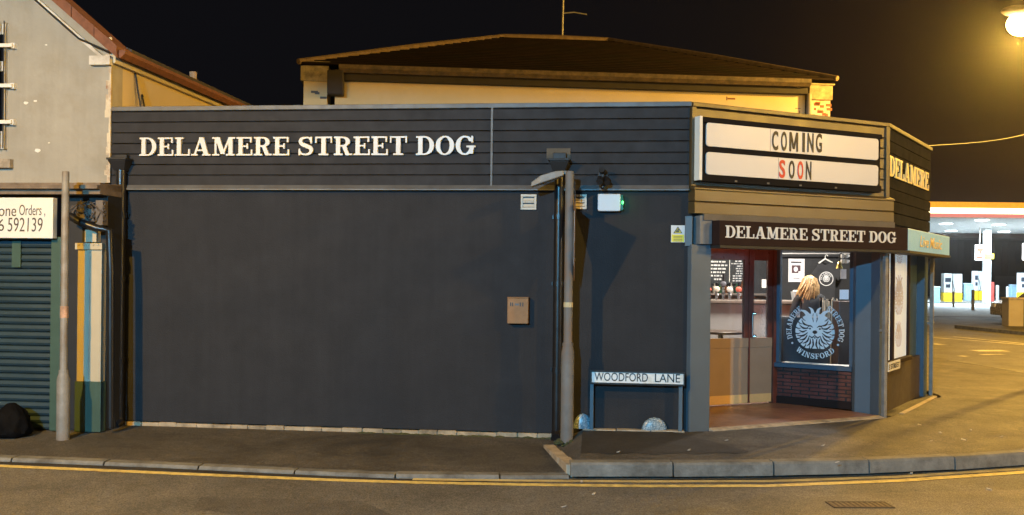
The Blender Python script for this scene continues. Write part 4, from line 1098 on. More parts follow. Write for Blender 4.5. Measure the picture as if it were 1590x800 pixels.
mb = MB(); mb.profile(HF, [(hs - .06, ze - .16 + slope * .06), (hs - .06, ze + slope * .06 - .12), (hs - half, hz - .12), (hs - half, hz - .27)], .002, .05); mb.box(HF, hs - .22, hs + .02, .002, .07, ze - .16, ze - .06)
mb.build('bargeboard', mat('weathered_white_board', (.55, .52, .46), .7, var=.15, stain=(.3, .25, .18), sscale=3), house)
mb = MB(); mb.tube([HF.w(hs + .01, .06, ze - .02), HF.w(hs - .35, .06, ze + .35 * slope - .16), HF.w(hs - 1.6, .06, ze + 1.6 * slope - .16)], .012, 8); mb.build('cable', M_BLACK, house)
mb = MB(); mb.box(HFc, .0, 9.0, -.02, .05, ze - .13, ze - .02); mb.build('eaves_board', M_CREAM, house)
mb = MB(); mb.sweep(HFc, [(.05, ze - .05), (.12, ze - .08), (.17, ze - .03), (.17, ze + .01), (.05, ze + .01)], -.02, 9.0); mb.build('gutter', M_TERRA, house)
mb = MB(); fs_, fz_ = HFc.at(300, 112, -.3); mb.tube([HFc.w(fs_, -.3, ze), HFc.w(fs_, -.3, fz_)], .05, 12); mb.build('flue', mat('clay_flue', (.30, .21, .13), .8), house)
# cables on the side wall
mb = MB(); mb.tube([HFc.w(.5, .012, ze - .1), HFc.w(.55, .03, ze - .35), HFc.w(.62, .05, ze - .62), HFc.w(.72, .03, ze - .55), HFc.w(.68, .012, ze - .35)], .011, 6); mb.tube([HFc.w(.8, .012, ze - .5), HFc.w(.9, .02, ze - .8), HFc.w(.95, .012, ze - 1.0)], .009, 6); mb.build('loose_cable', M_BLACK, house)
# upper window, partly out of frame
a1 = HF.at(12, 150)[0]; z1w = HF.at(5, 38)[1]; z0w = HF.at(5, 232)[1]
mb = MB(); mb.box(HF, a1 - 1.05, a1, .001, .03, z0w, z1w)
wn = mb.build('window', mat('white_window_paint', (.5, .48, .43), .6), house)
mb = MB()
zb = [z0w + .08, z0w + (z1w - z0w) * .62, z0w + (z1w - z0w) * .70, z1w - .12]
mb.box(HF, a1 - 1.0, a1 - .035, .031, .034, zb[0] + .12, zb[1]); mb.box(HF, a1 - 1.0, a1 - .035, .031, .034, zb[2], zb[3]); mb.build('pane', mat('dark_pane', (.008, .010, .014), .12), wn)
mb = MB()
for k in range(8): mb.tube([HF.w(a1 - .0 - .06 * k - .0, .075, z0w + .0), HF.w(a1 - .06 * k, .075, z1w + .02)], .008, 8)
mb.build('bars', M_BLACK, wn)
for py in (73, 135, 191):
    mb = MB(); zz = HF.at(12, py)[1]; mb.box(HF, a1 - .5, a1 + .10, .06, .085, zz - .02, zz + .02); mb.box(HF, a1 + .07, a1 + .11, .002, .06, zz - .03, zz + .03); mb.build('bar_bracket', M_OFFWHITE, wn)
mb = MB(); zz = HF.at(12, 252)[1]; mb.box(HF, a1 - 1.2, a1 + .08, .0, .07, zz - .07, zz + .03); mb.build('sill', M_STONE, wn, bevel=.006)
# wall scars
mb = MB()
for px, py, r_ in ((58, 234, .035), (55, 157, .02), (72, 70, .015), (76, 222, .012), (40, 160, .03)):
    a_, z_ = HF.at(px, py); mb.profile(HF, [(a_ + r_ * math.cos(k) * random.uniform(.7, 1.2), z_ + r_ * .6 * math.sin(k) * random.uniform(.7, 1.2)) for k in np.linspace(0, 5.6, 9)], -.002, .004)
mb.build('patches', M_OFFWHITE, house)
HS = Frame(W.w(0, .46), -6.5)
hq = HS.at(161, 500)[0]; hq_l = hq - 6
# shop front
zcs = HS.at(80, 285)[1]; zcor = HS.at(80, 300)[1]
mb = MB(); mb.box(HS, hq_l, hq, -.44, .10, zcor - .02, zcs - .001); mb.sweep(HS, [(-.44, zcs + .03), (.16, zcs - .03), (.16, zcs - .07), (-.44, zcs - .07)], hq_l, hq)
mb.build('shop_cornice', mat('weathered_timber', (.16, .12, .085), .8, var=.35, scale=8), house, bevel=.004)
sgn_r = HS.at(82, 340, .14)[0]
zs1_, zs0_ = HS.at(50, 307, .14)[1], HS.at(50, 370, .14)[1]
shsign = thing('shop_sign', 'off white shop board with phone number above green shutter', 'sign', HS.w(sgn_r - 1, .1, zs0_))
mb = MB(); mb.box(HS, sgn_r - 3.2, sgn_r, .06, .14, zs0_, zs1_); mb.build('board', M_OFFWHITE, shsign, bevel=.004)
M_SEPIA = mat('grey_brown_lettering', (.07, .055, .045), .6)
def left_text(txt, tail, px0, px1, py0, py1):
    # letters sized from the visible tail; the rest of the words runs on out of view to the left
    a0, z1 = HS.at(px0, py0, .142); a1, z0 = HS.at(px1, py1, .142)
    n = len(txt) / len(tail)
    return font_text(txt, HS, a1 - (a1 - a0) * n, a1, z0, z1, .1402, .1425, 'lettering', M_SEPIA, shsign, shear=.05, bold=-.004)
left_text('Phone', 'one', -2, 25, 318, 336); left_text('Orders ,', 'Orders ,', 30, 70, 318, 337)
left_text('06', '6', -4, 6, 340, 359); left_text('592139', '592139', 12, 66, 338, 360)
sh_r = HS.at(82, 500, 0)[0]
mb = MB(); zt_ = zs0_; z = -.02; ns = int((zt_ + .02) / .075)
for k in range(ns + 1):
    zb_ = k * .075
    if zb_ + .07 > zt_ + .05: break
    mb.sweep(HS, [(-.04, zb_), (.0, zb_ + .006), (.014, zb_ + .03), (.004, zb_ + .064), (-.02, zb_ + .0735), (-.05, zb_ + .0735), (-.05, zb_)][::-1], sh_r - 3.4, sh_r)
shu = mb.build('roller_shutter', M_SHUT, house)
a_, z_ = HS.at(26, 392, .02); mb = MB(); mb.box(HS, a_ - .05, a_ + .05, .016, .03, z_ - .16, z_ + .12); mb.build('shutter_lock', M_GREEN, shu)
# shutter guide / pillar, pilaster
mb = MB(); mb.box(HS, sh_r + .002, HS.at(97, 500)[0], -.1, .05, 0, zs0_ + .02); mb.build('shutter_guide', M_GREEN, house, bevel=.004)
p0, p1 = HS.at(123, 500)[0], HS.at(160, 500)[0]
zc0 = HS.at(140, 592)[1]; zcap = HS.at(140, 388)[1]
mb = MB(); mb.box(HS, HS.at(97, 500)[0] + .002, hq, -.44, -.06, 0, zcor - .022); mb.build('shop_side_panel', M_BLACK, house)
mb = MB(); mb.box(HS, p0, p1, -.055, .04, zc0, zcap)
pm = mb.build('pilaster', M_CREAM, house, bevel=.004)
mb = MB(); mb.box(HS, (p0 + p1) / 2 - .006, (p0 + p1) / 2 + .006, .04, .048, zc0 + .02, zcap - .02); mb.build('pilaster_bead', mat('grey_bead', (.35, .32, .26), .6), pm)
mb = MB(); mb.box(HS, p0 - .02, p1 + .015, -.055, .065, zcap + .001, zcap + .07)
for k in range(5): 
    x = p0 + (p1 - p0) * (k + .3) / 5; mb.box(HS, x, x + .02, .0652, .075, zcap + .045, zcap + .065)
mb.build('pilaster_cap', M_CREAM, pm, bevel=.003)
mb = MB(); mb.box(HS, p0 - .015, p1 + .01, -.055, .05, 0, zc0 - .001); mb.build('pilaster_base', M_GREEN, house, bevel=.004)
a_, z_ = HS.at(142, 367); mb = MB(); mb.box(HS, HS.at(134, 367)[0], HS.at(152, 367)[0], -.055, .03, HS.at(142, 376)[1], HS.at(142, 357)[1]); mb.build('corbel', M_CREAM, house)
# tangle of pipe and cable under the cornice
mb = MB()
mb.tube([HS.w(HS.at(108, 335, .1)[0], .1, HS.at(108, 335, .1)[1]), HS.w(HS.at(126, 346, .12)[0], .12, HS.at(126, 346, .12)[1]), HS.w(HS.at(150, 352, .1)[0], .1, HS.at(150, 354, .1)[1]), HS.w(HS.at(170, 358, .05)[0], .05, HS.at(170, 358, .05)[1]), HS.w(HS.at(172, 420, .05)[0], .05, HS.at(172, 420, .05)[1]), HS.w(HS.at(172, 660, .05)[0], .05, .05)], .04, 12)
mb.build('waste_pipe', M_BLACKP, house, smooth=True)
mb = MB(); rg = random.Random(12)
for k in range(9):
    pts = []
    for i in range(5):
        px = 112 + i * 13; py = rg.uniform(312, 345); a_, z_ = HS.at(px, py, .06); pts.append(HS.w(a_, .03 + rg.uniform(0, .08), z_))
    mb.tube(pts, rg.uniform(.006, .014), 6)
mb.build('loose_cables', mat('dirty_cable', (.06, .05, .045), .6, var=.5, scale=20), house)
mb = MB(); mb.box(HS, HS.at(128, 330)[0], HS.at(150, 330)[0], -.02, .05, HS.at(140, 345)[1], HS.at(140, 325)[1]); mb.box(HS, HS.at(155, 320)[0], HS.at(166, 320)[0], -.02, .08, HS.at(160, 350)[1], HS.at(160, 312)[1]); mb.build('junction_box', mat('dirty_grey_box', (.12, .10, .085), .7, var=.3), house)
# black refuse sack at the shutter
P = ground(14, 678, .0)
mb = MB(); vs = []; fs = []; nu, nv = 44, 14; rg = random.Random(4)
for j in range(nv + 1):
    v_ = j / nv; rad_ = [.20, .225, .23, .225, .215, .21, .20, .195, .18, .165, .15, .13, .10, .07, .04][j]
    for i in range(nu):
        a = 2 * math.pi * i / nu; w1 = 1 + .05 * math.sin(5 * a + 7 * v_) + .035 * math.sin(11 * a - 5 * v_) + rg.uniform(-.035, .035)
        vs.append((P.x - .03 + math.cos(a) * rad_ * w1 * .88, P.y + .1 + math.sin(a) * rad_ * w1 * .88, .33 * v_ ** .9))
for j in range(nv):
    for i in range(nu): fs.append((j * nu + i, j * nu + (i + 1) % nu, (j + 1) * nu + (i + 1) % nu, (j + 1) * nu + i))
fs.append(tuple(range(nu))[::-1]); fs.append(tuple(nv * nu + i for i in range(nu)))
mb.add(vs, fs); tag(mb.build('refuse_sack', mat('black_polythene', (.003, .003, .0035), .8, spec=.1, bump=.8, bscale=20), smooth=True), 'black refuse sack standing before the green shutter', 'sack')

# ================================================================== HIP ROOFED BUILDING BEHIND
BP = CAMP + ray(470, 128) * 17.0
BF = Frame((BP.x, BP.y), 5.5)
bw = BF.at(1250, 150)[0]
zg = BF.at(525, 107)[1]
bl = BF.at(520, 140)[0]
hall = thing('hip_roofed_building', 'cream building with dark hipped roof rising behind the pub', 'building', BF.w(5, -4, 0))
dep = 9.5
mb = MB(); mb.box(BF, bl, bw, -dep, 0, 0, zg - .02); mb.build('wall', M_CREAMW, hall)
mb = MB(); pq = BF.at(508, 150)[0]; mb.box(BF, 0.02, pq, -.7, .03, 0, BF.at(490, 127)[1]); mb.build('corner_pier', M_CREAMW, hall)
zp1, zp0 = BF.at(490, 97)[1], BF.at(490, 127)[1]
mb = MB(); mb.box(BF, -.03, pq + .03, -.75, .07, zp0 + .001, zp1 - .04); mb.box(BF, -.06, pq + .06, -.78, .10, zp1 - .039, zp1); mb.build('pier_cap', mat('mossy_stone_cap', (.30, .25, .17), .85, var=.4, scale=7, stain=(.06, .05, .035), sscale=4), hall, bevel=.006)
b2a, b2b = BF.at(1257, 160)[0], BF.at(1288, 160)[0]
zq1, zq0 = BF.at(1270, 131)[1], BF.at(1270, 156)[1]
mb = MB(); mb.box(BF, b2a, b2b, -.7, .03, 0, zq0); mb.build('corner_pier', M_PEEL, hall)
mb = MB(); mb.box(BF, b2a - .03, b2b + .03, -.75, .07, zq0 + .001, zq1 - .03); mb.box(BF, b2a - .06, b2b + .06, -.78, .10, zq1 - .029, zq1); mb.build('pier_cap', MATS['mossy_stone_cap'], hall, bevel=.006)
mb = MB()
for k in range(12):
    x = b2a + random.uniform(.02, .32); z_ = zq0 - random.uniform(.03, .35); mb.box(BF, x, x + random.uniform(.04, .12), .0, .034, z_ - .05, z_)
mb.build('bare_bricks', mat('bare_brick', (.22, .075, .04), .9, var=.3), hall)
# hipped roof
rl0 = Vector(BF.w(0)); rdep = -4.6
ra_, rz_ = BF.at(782, 57, rdep); rb2, rzb = BF.at(945, 65, rdep)
rz_ = (rz_ + rzb) / 2
ev0, ev1 = BF.at(470, 128)[0] - .05, b2b + .05
ez_ = zg + .03
mb = MB()
vs = [BF.w(ev0, .22, ez_), BF.w(ev1, .22, ez_), BF.w(ev1, -dep, ez_), BF.w(ev0, -dep, ez_), BF.w(ra_, rdep, rz_), BF.w(rb2, rdep, rz_)]
mb.add(vs, [(0, 1, 5, 4), (1, 2, 5), (2, 3, 4, 5), (3, 0, 4), (3, 2, 1, 0)])
M_ROOF = mat('brown_roof_slate', (.013, .008, .006), .85, var=.3, scale=2.5, bump=.3, bscale=12, stain=(.009, .008, .005), sscale=1.5, spec=.08)
rf = mb.build('roof', M_ROOF, hall)
# slate courses as thin overlapping strips on the front slope
mb = MB(); nC = 22
for k in range(nC):
    f0 = k / nC; f1 = (k + 1.15) / nC
    if f1 > 1: f1 = 1
    A = vs[0] + (vs[4] - vs[0]) * f0; B = vs[1] + (vs[5] - vs[1]) * f0; C_ = vs[1] + (vs[5] - vs[1]) * f1; D_ = vs[0] + (vs[4] - vs[0]) * f1
    up = Vector((0, 0, .03)); u2 = Vector((0, 0, .006))
    mb.add([A + up, B + up, C_ + u2, D_ + u2, A, B], [(0, 1, 2, 3), (4, 5, 1, 0)])
mb.build('slate_courses', M_ROOF, hall)
mb = MB(); up = Vector((0, 0, .03))
for A, B in ((vs[4], vs[5]), (vs[0], vs[4]), (vs[1], vs[5])): mb.tube([A + up, A + (B - A) * .5 + up, B + up], [.05, .07, .05], 10)
mb.build('ridge_tiles', mat('ridge_tile', (.16, .11, .07), .85, var=.35, scale=8), hall)
mb = MB(); mb.sweep(BF, [(.10, zg - .05), (.14, zg - .11), (.24, zg - .11), (.30, zg - .05), (.30, zg + .02), (.10, zg + .02)], BF.at(528, 128)[0], BF.at(1250, 140)[0]); mb.build('gutter', M_GUTTER, hall)
mb = MB(); mb.box(BF, BF.at(512, 128)[0], BF.at(1250, 140)[0], .002, .14, zg - .22, zg - .111); mb.build('eaves_board', M_SOFFIT, hall)
mb = MB(); x0 = BF.at(521, 128)[0]; mb.box(BF, x0 - .12, x0 + .16, .031, .3, zg - .5, zg - .08); mb.build('gutter_end', M_SOFFIT, hall, bevel=.02)
mb = MB(); x0 = BF.at(1254, 170)[0]; mb.tube([BF.w(x0, .07, 0), BF.w(x0, .07, zg - .2)], .045, 12); mb.build('downpipe', mat('grey_downpipe', (.2, .18, .15), .6), hall)
mb = MB()
for px, py, l, h in ((1130, 152, .14, .03), (1108, 163, .12, .012), (1235, 168, .10, .012), (1241, 172, .015, .08), (1128, 150, .015, .07)):
    a_, z_ = BF.at(px, py); mb.box(BF, a_, a_ + l, .0, .004, z_ - h, z_)
mb.build('flaked_patches', mat('brown_undercoat', (.16, .07, .035), .9), hall)
mb = MB()
for px, py, l in ((483, 141, .12), (489, 143, .08), (497, 150, .12)):
    a_, z_ = BF.at(px, py, .03); mb.box(BF, a_, a_ + l, .03, .034, z_ - .04, z_)
mb.build('dark_marks', M_INK, hall)
# aerial
ap = BF.w(BF.at(873, 60, rdep)[0], rdep, rz_)
ae = thing('tv_aerial', 'thin rooftop aerial mast on the hipped roof ridge', 'aerial', ap)
mb = MB(); mb.tube([ap, ap + Vector((.02, 0, 1.6))], .022, 8); mb.build('mast', M_ALU, ae, smooth=True)
mb = MB(); zz = 22.0 / 1500 * 40; mb.tube([ap + Vector((.02, 0, .60)), ap + Vector((.26, -.05, .61)), ap + Vector((.55, -.1, .55))], .016, 8); mb.build('side_rod', M_ALU, ae, smooth=True)

# ================================================================== INTERIOR
BY = 15.05
IN = Frame((0, BY), 0)       # a = X, o = towards the street
def X_(px, y): return (px - 795) / FPX * y
def Z_(px, py, y): 
    d = ray(px, py); return EYE + d.z / d.y * y
inn = thing('pub_interior', 'pub room with dark walls seen through door and window', 'room', (4, 14, FL))
mb = MB(); mb.box(IN, 1.4, K4.x - .2, -.05, .0, 0, 2.94); mb.build('back_wall', mat('black_interior_paint', (.014, .014, .015), .7), inn)
mb = MB(); mb.prism([(1.4, 11.0), (3.3, 12.35), (4.3, 11.7), (5.6, 13.2), (5.9, BY), (1.4, BY)], .02, FL - .004); mb.build('floor', mat('oak_floor', (.20, .12, .06), .4), inn)
mb = MB(); mb.prism([(1.4, 10.4), (2.2, 10.6), (4.4, 11.6), (5.6, 13.2), (5.9, BY), (1.4, BY)], 2.90, 2.945); mb.build('ceiling', mat('interior_ceiling', (.55, .54, .5), .8), inn)
mb = MB(); mb.add([(1.45, 10.5, 0), (1.45, BY, 0), (1.45, BY, 2.9), (1.45, 10.5, 2.9)], [(0, 1, 2, 3)]); mb.build('side_wall', mat('interior_grey_wall', (.30, .30, .30), .8), inn)
# wall above the door glass between lobby and room keeps the light inside
mb = MB(); mb.box(DF, dl - 1.4, dl - .072, -.12, -.06, 0, 2.9); mb.box(DF, dl - 1.4, dr + .2, -.12, -.06, 2.342, 2.9); mb.box(VF, -.05, vl + .3, -.12, -.065, 2.2, 2.9); mb.build('partition', mat('interior_grey_wall', (.30, .30, .30), .8), inn)
def area(name, loc, size, power, col):
    d = bpy.data.lights.new(name, 'AREA'); d.shape = 'DISK'; d.size = size; d.energy = power; d.color = col
    o = bpy.data.objects.new(name, d); COL.objects.link(o); o.location = loc; return o
area('pub_ceiling_light', (3.3, 13.2, 2.86), .35, 115, (1, .86, .68))
area('pub_ceiling_light', (4.7, 13.4, 2.86), .35, 135, (1, .92, .82))
area('bar_light', (3.0, 14.75, 2.3), .25, 5, (1, .80, .55))
lamp('added_red_fill', (3.55, 13.2, 1.5), 5.0, (1, .18, .06), .05)  # unseen red lamp added to warm the door wood
lamp('added_lobby_red', CH.w(1.75, -.75, 2.22), 5, (1, .22, .07), .05)  # unseen red lamp added to redden the lobby and doors
# bar counter
by = 13.75
bz = Z_(1130, 466, by)
bar = thing('bar_counter', 'pale grey bar counter with wooden top inside the pub', 'bar', (3.2, by, FL))
bx1 = X_(1246, by)
IB = Frame((0, by), 0)
mb = MB(); mb.box(IB, 1.9, bx1, -.5, 0, FL, bz - .05); mb.build('front', mat('pale_grey_bar_front', (.40, .41, .42), .6, var=.05), bar)
mb = MB(); mb.box(IB, 1.9, bx1 + .03, -.55, .06, bz - .05, bz); mb.build('top', mat('bar_top_wood', (.18, .15, .13), .35), bar, bevel=.01)
# low table seen at bottom of the door glass
tb = thing('round_table', 'small dark round pub table behind the entrance door', 'table', (X_(1120, 12.75), 12.75, FL))
P = tb.location; ztab = Z_(1120, 514, 12.75)
mb = MB(); mb.lathe((P.x, P.y, 0), [(.30, ztab - .035), (.31, ztab - .02), (.31, ztab - .005), (.30, ztab)], 26); mb.build('tabletop', mat('dark_table_wood', (.09, .06, .045), .35), tb)
mb = MB(); mb.lathe((P.x, P.y, FL), [(.2, 0), (.2, .03), (.04, .06), (.035, ztab - FL - .036)], 18); mb.build('pedestal', M_BLACK, tb)
# beer taps
cols = [(.55, .10, .05), (.65, .6, .5), (.10, .10, .12), (.62, .6, .56), (.55, .12, .08)]
for i, (px, ds) in enumerate(((1100, 'orange beer tap furthest left on the bar'), (1113, 'white beer tap left of the tall tap'), (1123, 'tall dark beer tap at the middle of bar'), (1133, 'white beer tap right of the tall tap'), (1147, 'beer tap furthest right on the bar'))):
    y = by + .12; x = X_(px, y)
    t = thing('beer_tap', ds, 'beer tap', (x, y, bz), 'beer taps on the bar')
    h = .20 if i != 2 else .30
    mb = MB(); mb.tube([(x, y, bz), (x, y, bz + h * .6)], .02, 10); mb.tube([(x, y, bz + h * .5), (x, y - .08, bz + h * .45), (x, y - .09, bz + h * .3)], .010, 8); mb.build('tap_body', M_CHROME, t, smooth=True)
    mb = MB(); mb.ball((x, y - .01, bz + h * .75), .045, .02, .045, 12, 8); mb.build('tap_badge', mat('tap_badge_%d' % i, cols[i], .4), t)
    mb = MB(); mb.tube([(x, y, bz + h * .8), (x, y - .015, bz + h * 1.25)], [.012, .018], 8); mb.build('tap_handle', M_BLACKP, t)
# bottles behind
for i in range(7):
    px = 1101 + i * 8.6; y = BY - .12; x = X_(px, y); zb_ = Z_(px, 455, y)
    mb = MB(); hb = random.uniform(.13, .19); mb.lathe((x, y, zb_), [(.032, 0), (.034, .01), (.034, hb * .6), (.012, hb * .75), (.011, hb)], 10)
    tag(mb.build('bottle', mat('bottle_glass_%d' % (i % 3), [(.10, .04, .015), (.3, .28, .24), (.03, .08, .04)][i % 3], .15), smooth=True), 'small bottle on the shelf behind the bar', 'bottle', 'bottles behind the bar')
zsh = Z_(1130, 455, BY)
mb = MB(); mb.box(IN, X_(1095, BY), X_(1200, BY), .002, .2, zsh - .03, zsh - .001); tag(mb.build('bar_shelf', mat('bar_top_wood', (.18, .15, .13), .35)), 'wooden shelf on the wall behind the bar', 'shelf')
mb = MB(); mb.box(IN, X_(1095, BY), X_(1205, BY), .002, .03, .9, zsh - .031); tag(mb.build('tiled_splashback', mat('warm_splashback', (.33, .24, .17), .4, var=.3, scale=9)), 'warm brown splashback behind the bar taps', 'splashback')
# chalkboard menu
x0, x1 = X_(1096, BY), X_(1157, BY); z1 = Z_(1120, 403, BY); z0 = Z_(1120, 441, BY)
cb = thing('menu_board', 'black chalkboard with white handwritten lines behind the bar', 'menu board', (x0, BY, z0))
mb = MB(); mb.box(IN, x0, x1, .002, .03, z0, z1); mb.build('board', mat('chalkboard', (.02, .024, .026), .7), cb)
mb = MB(); mb.box(IN, (x0 + x1) / 2 + .05, (x0 + x1) / 2 + .06, .03, .034, z0, z1); mb.build('divider', M_OFFWHITE, cb)
mb = MB(); rg = random.Random(8)
for side in (0, 1):
    xa = x0 + .03 if side == 0 else (x0 + x1) / 2 + .08; xb = (x0 + x1) / 2 + .02 if side == 0 else x1 - .02
    nl = 6 if side == 0 else 9; hh = (z1 - z0) / (nl + 1)
    for k in range(nl):
        zz = z1 - hh * (k + .9); x = xa + rg.uniform(0, .12)
        while x < xb - .03:
            l = min(rg.uniform(.015, .06), xb - x); mb.box(IN, x, x + l, .03, .033, zz, zz + hh * .45); x += l + rg.uniform(.008, .02)
            if rg.random() < .12: break
mb.build('chalk_marks', mat('chalk', (.65, .66, .66), .9), cb)
# poster
def sheet(name, lab, cat, px0, px1, py0, py1, y, m, grp=None):
    x0, x1 = X_(px0, y), X_(px1, y); z1, z0 = Z_((px0 + px1) / 2, py0, y), Z_((px0 + px1) / 2, py1, y)
    f = Frame((0, y), 0)
    t = thing(name, lab, cat, ((x0 + x1) / 2, y, z0), grp)
    mb = MB(); mb.box(f, x0, x1, .0, .004, z0, z1); mb.build('sheet', m, t); return t, f, x0, x1, z0, z1
M_PAPER = mat('white_paper', (.72, .70, .70), .7, var=.04)
yp = BY - .01
t, f, x0, x1, z0, z1 = sheet('poster', 'white poster with a dark picture on the black back wall', 'poster', 1224, 1249, 402, 438, yp, M_PAPER)
mb = MB(); w0, h0 = x1 - x0, z1 - z0
mb.box(f, x0 + w0 * .2, x0 + w0 * .75, .004, .006, z0 + h0 * .38, z0 + h0 * .72); mb.build('picture', mat('poster_picture', (.07, .03, .035), .6), t)
mb = MB(); mb.profile(f, [(x0 + w0 * (.45 + .13 * math.cos(k)), z0 + h0 * (.55 + .11 * math.sin(k))) for k in np.linspace(0, 5.9, 14)], .006, .0075); mb.box(f, x0 + w0 * .62, x0 + w0 * .8, .0062, .0078, z0 + h0 * .34, z0 + h0 * .46); mb.build('picture_detail', M_PAPER, t)
mb = MB(); mb.box(f, x0 + w0 * .15, x0 + w0 * .8, .004, .006, z0 + h0 * .82, z0 + h0 * .88); mb.box(f, x0 + w0 * .3, x0 + w0 * .7, .004, .006, z0 + h0 * .15, z0 + h0 * .18); mb.build('text_bars', M_INK, t)
sheet('paper_notice', 'white notice below the bell at the right of the window', 'notice', 1304, 1318, 450, 465, 12.6, M_PAPER)
sheet('paper_notice', 'small white card hanging beside the brass bell', 'notice', 1305, 1314, 418, 433, 12.65, M_PAPER)
sheet('paper_notice', 'small pale card seen through the narrow door leaf', 'notice', 1183, 1191, 434, 447, 14.0, M_PAPER)
# t-shirt on a hanger
ys = BY - .12
def XS(px): return X_(px, ys)
def ZS(px, py): return Z_(px, py, ys)
ts = thing('t_shirt', 'black t-shirt with round white print on a hanger', 't-shirt', (XS(1281), ys, ZS(1281, 465)))
SFx = Frame((0, ys), 0)
out = [(1275, 408), (1268, 412), (1257, 428), (1264, 437), (1268, 432), (1268, 466), (1296, 466), (1297, 432), (1301, 437), (1307, 426), (1297, 411), (1289, 407), (1285, 411), (1279, 411)]
mb = MB(); mb.profile(SFx, [(XS(a), ZS(a, b)) for a, b in out][::1], -.03, .03); mb.build('shirt', mat('black_cotton', (.022, .022, .024), .85, var=.3, scale=6, bump=.2, bscale=8), ts, bevel=.012)
mb = MB(); ca, cz = XS(1282), ZS(1282, 433); rad = XS(1293) - XS(1282)
ring = U(I_(el(0, 0, 1, 1), neg(el(0, 0, .72, .72))), )
add_sdf(mb, SFx, I_(el(0, 0, 1, 1), neg(el(0, 0, .90, .90))), (-1.05, 1.05, -1.05, 1.05), 24, lambda X, Y: (ca + X * rad, cz + Y * rad), .032, .032)
add_sdf(mb, SFx, EMB, (-1.1, 1.1, -1.1, 1.2), 24, lambda X, Y: (ca + X * rad * .52, cz + Y * rad * .52), .032, .032)
slab_arc(mb, SFx, 'DELAMERE', ca, cz, rad * .62, rad * .22, 190, 15, .032, res=12); mb.build('print', M_WHITE, ts)
mb = MB(); mb.tube([(XS(1271), ys, ZS(1271, 409)), (XS(1281), ys, ZS(1281, 402)), (XS(1292), ys, ZS(1292, 408))], .012, 8); mb.tube([(XS(1281), ys, ZS(1281, 402)), (XS(1281), ys, ZS(1281, 398)), (XS(1283), ys, ZS(1283, 395)), (XS(1285), ys, ZS(1285, 398))], .006, 6); mb.build('hanger', M_OFFWHITE, ts, smooth=True)
# rail with white clips
mb = MB(); mb.tube([(XS(1210), ys - .0, ZS(1210, 394)), (XS(1325), ys, ZS(1325, 394))], .012, 8); tag(mb.build('clothes_rail', M_ALU, smooth=True), 'metal hanging rail along the back wall', 'rail')
# brass bell
yb = 12.7; xb, zb_ = X_(1303, yb), Z_(1303, 417, yb)
be = thing('bell', 'small brass bell hanging at the upper right of the window', 'bell', (xb, yb, zb_))
mb = MB(); mb.lathe((xb, yb, zb_), [(.05, 0), (.046, .01), (.03, .05), (.022, .08), (.008, .095)], 18); mb.build('bell_body', mat('polished_brass', (.85, .60, .2), .25, metal=.9), be, smooth=True)
mb = MB(); mb.tube([(xb, yb, zb_ + .09), (xb, yb, zb_ + .19), (xb + .05, yb, zb_ + .21)], .008, 8); mb.build('bracket', M_BLACK, be)
# mugs on a shelf at top right
for k, px in enumerate((1308, 1314)):
    for j, py in enumerate((401, 409)):
        y = 12.75; mb = MB(); x, z = X_(px, y), Z_(px, py, y); mb.lathe((x, y, z), [(.02, 0), (.024, .01), (.024, .05), (.02, .05), (.02, .012)], 12); mb.tube([(x + .022, y, z + .012), (x + .038, y, z + .02), (x + .038, y, z + .035), (x + .022, y, z + .042)], .004, 6)
        tag(mb.build('mug', M_OFFWHITE, smooth=True), 'small white mug stacked above the brass bell', 'mug', 'white mugs above the bell')
# white tub with glasses on bar end
yb = by + .05; xa, xc = X_(1231, yb), X_(1249, yb); zt1 = Z_(1240, 462, yb)
tub = thing('plastic_tub', 'pale plastic tub on the end of the bar', 'tub', ((xa + xc) / 2, yb, bz))
zt1 = bz + .13
mb = MB(); xm = (xa + xc) / 2; r0, r1 = (xc - xa) / 2 * .82, (xc - xa) / 2
IBt = Frame((xm, yb), 0)
def ring4(r_, d, z): return [IBt.w(-r_, d, z), IBt.w(r_, d, z), IBt.w(r_, -d, z), IBt.w(-r_, -d, z)]
mb.add(ring4(r0, .08, bz) + ring4(r1, .10, zt1) + ring4(r1 - .012, .088, zt1) + ring4(r0 - .01, .07, bz + .02), [(3, 2, 1, 0), (0, 1, 5, 4), (1, 2, 6, 5), (2, 3, 7, 6), (3, 0, 4, 7), (4, 5, 9, 8), (5, 6, 10, 9), (6, 7, 11, 10), (7, 4, 8, 11), (8, 9, 13, 12), (9, 10, 14, 13), (10, 11, 15, 14), (11, 8, 12, 15), (12, 13, 14, 15)])
mb.build('tub_body', mat('pale_plastic', (.5, .54, .58), .45), tub)
mb = MB()
for k in range(5): mb.ball((xm - .06 + k * .03, yb, zt1 + .005), .022, .022, .018, 8, 6)
mb.build('contents', M_OFFWHITE, tub)
# bundle of pale timber / wicker right of the woman
yw = 13.3; mb = MB(); rg = random.Random(2)
for k in range(12):
    px = 1277 + k * 2.3; x, z0 = X_(px, yw), FL; zt = Z_(px, 462 + rg.uniform(0, 6), yw)
    mb.tube([(X_(1290 + (px - 1290) * .55, yw), yw + rg.uniform(-.04, .04), FL), (x, yw + rg.uniform(-.05, .05), zt)], .012, 6)
tag(mb.build('stick_bundle', mat('pale_wicker', (.34, .28, .20), .7)), 'fan of pale sticks standing behind the window decal', 'sticks')
# cabinet at right
mb = MB(); yk = 13.0; fk_ = Frame((0, yk), 0); mb.box(fk_, X_(1303, yk), X_(1303, yk) + .4, -.3, 0, FL, Z_(1310, 468, yk)); tag(mb.build('dark_cabinet', mat('dark_cabinet_wood', (.03, .018, .016), .4), bevel=.01), 'dark wooden cabinet at the right side of the window', 'cabinet')
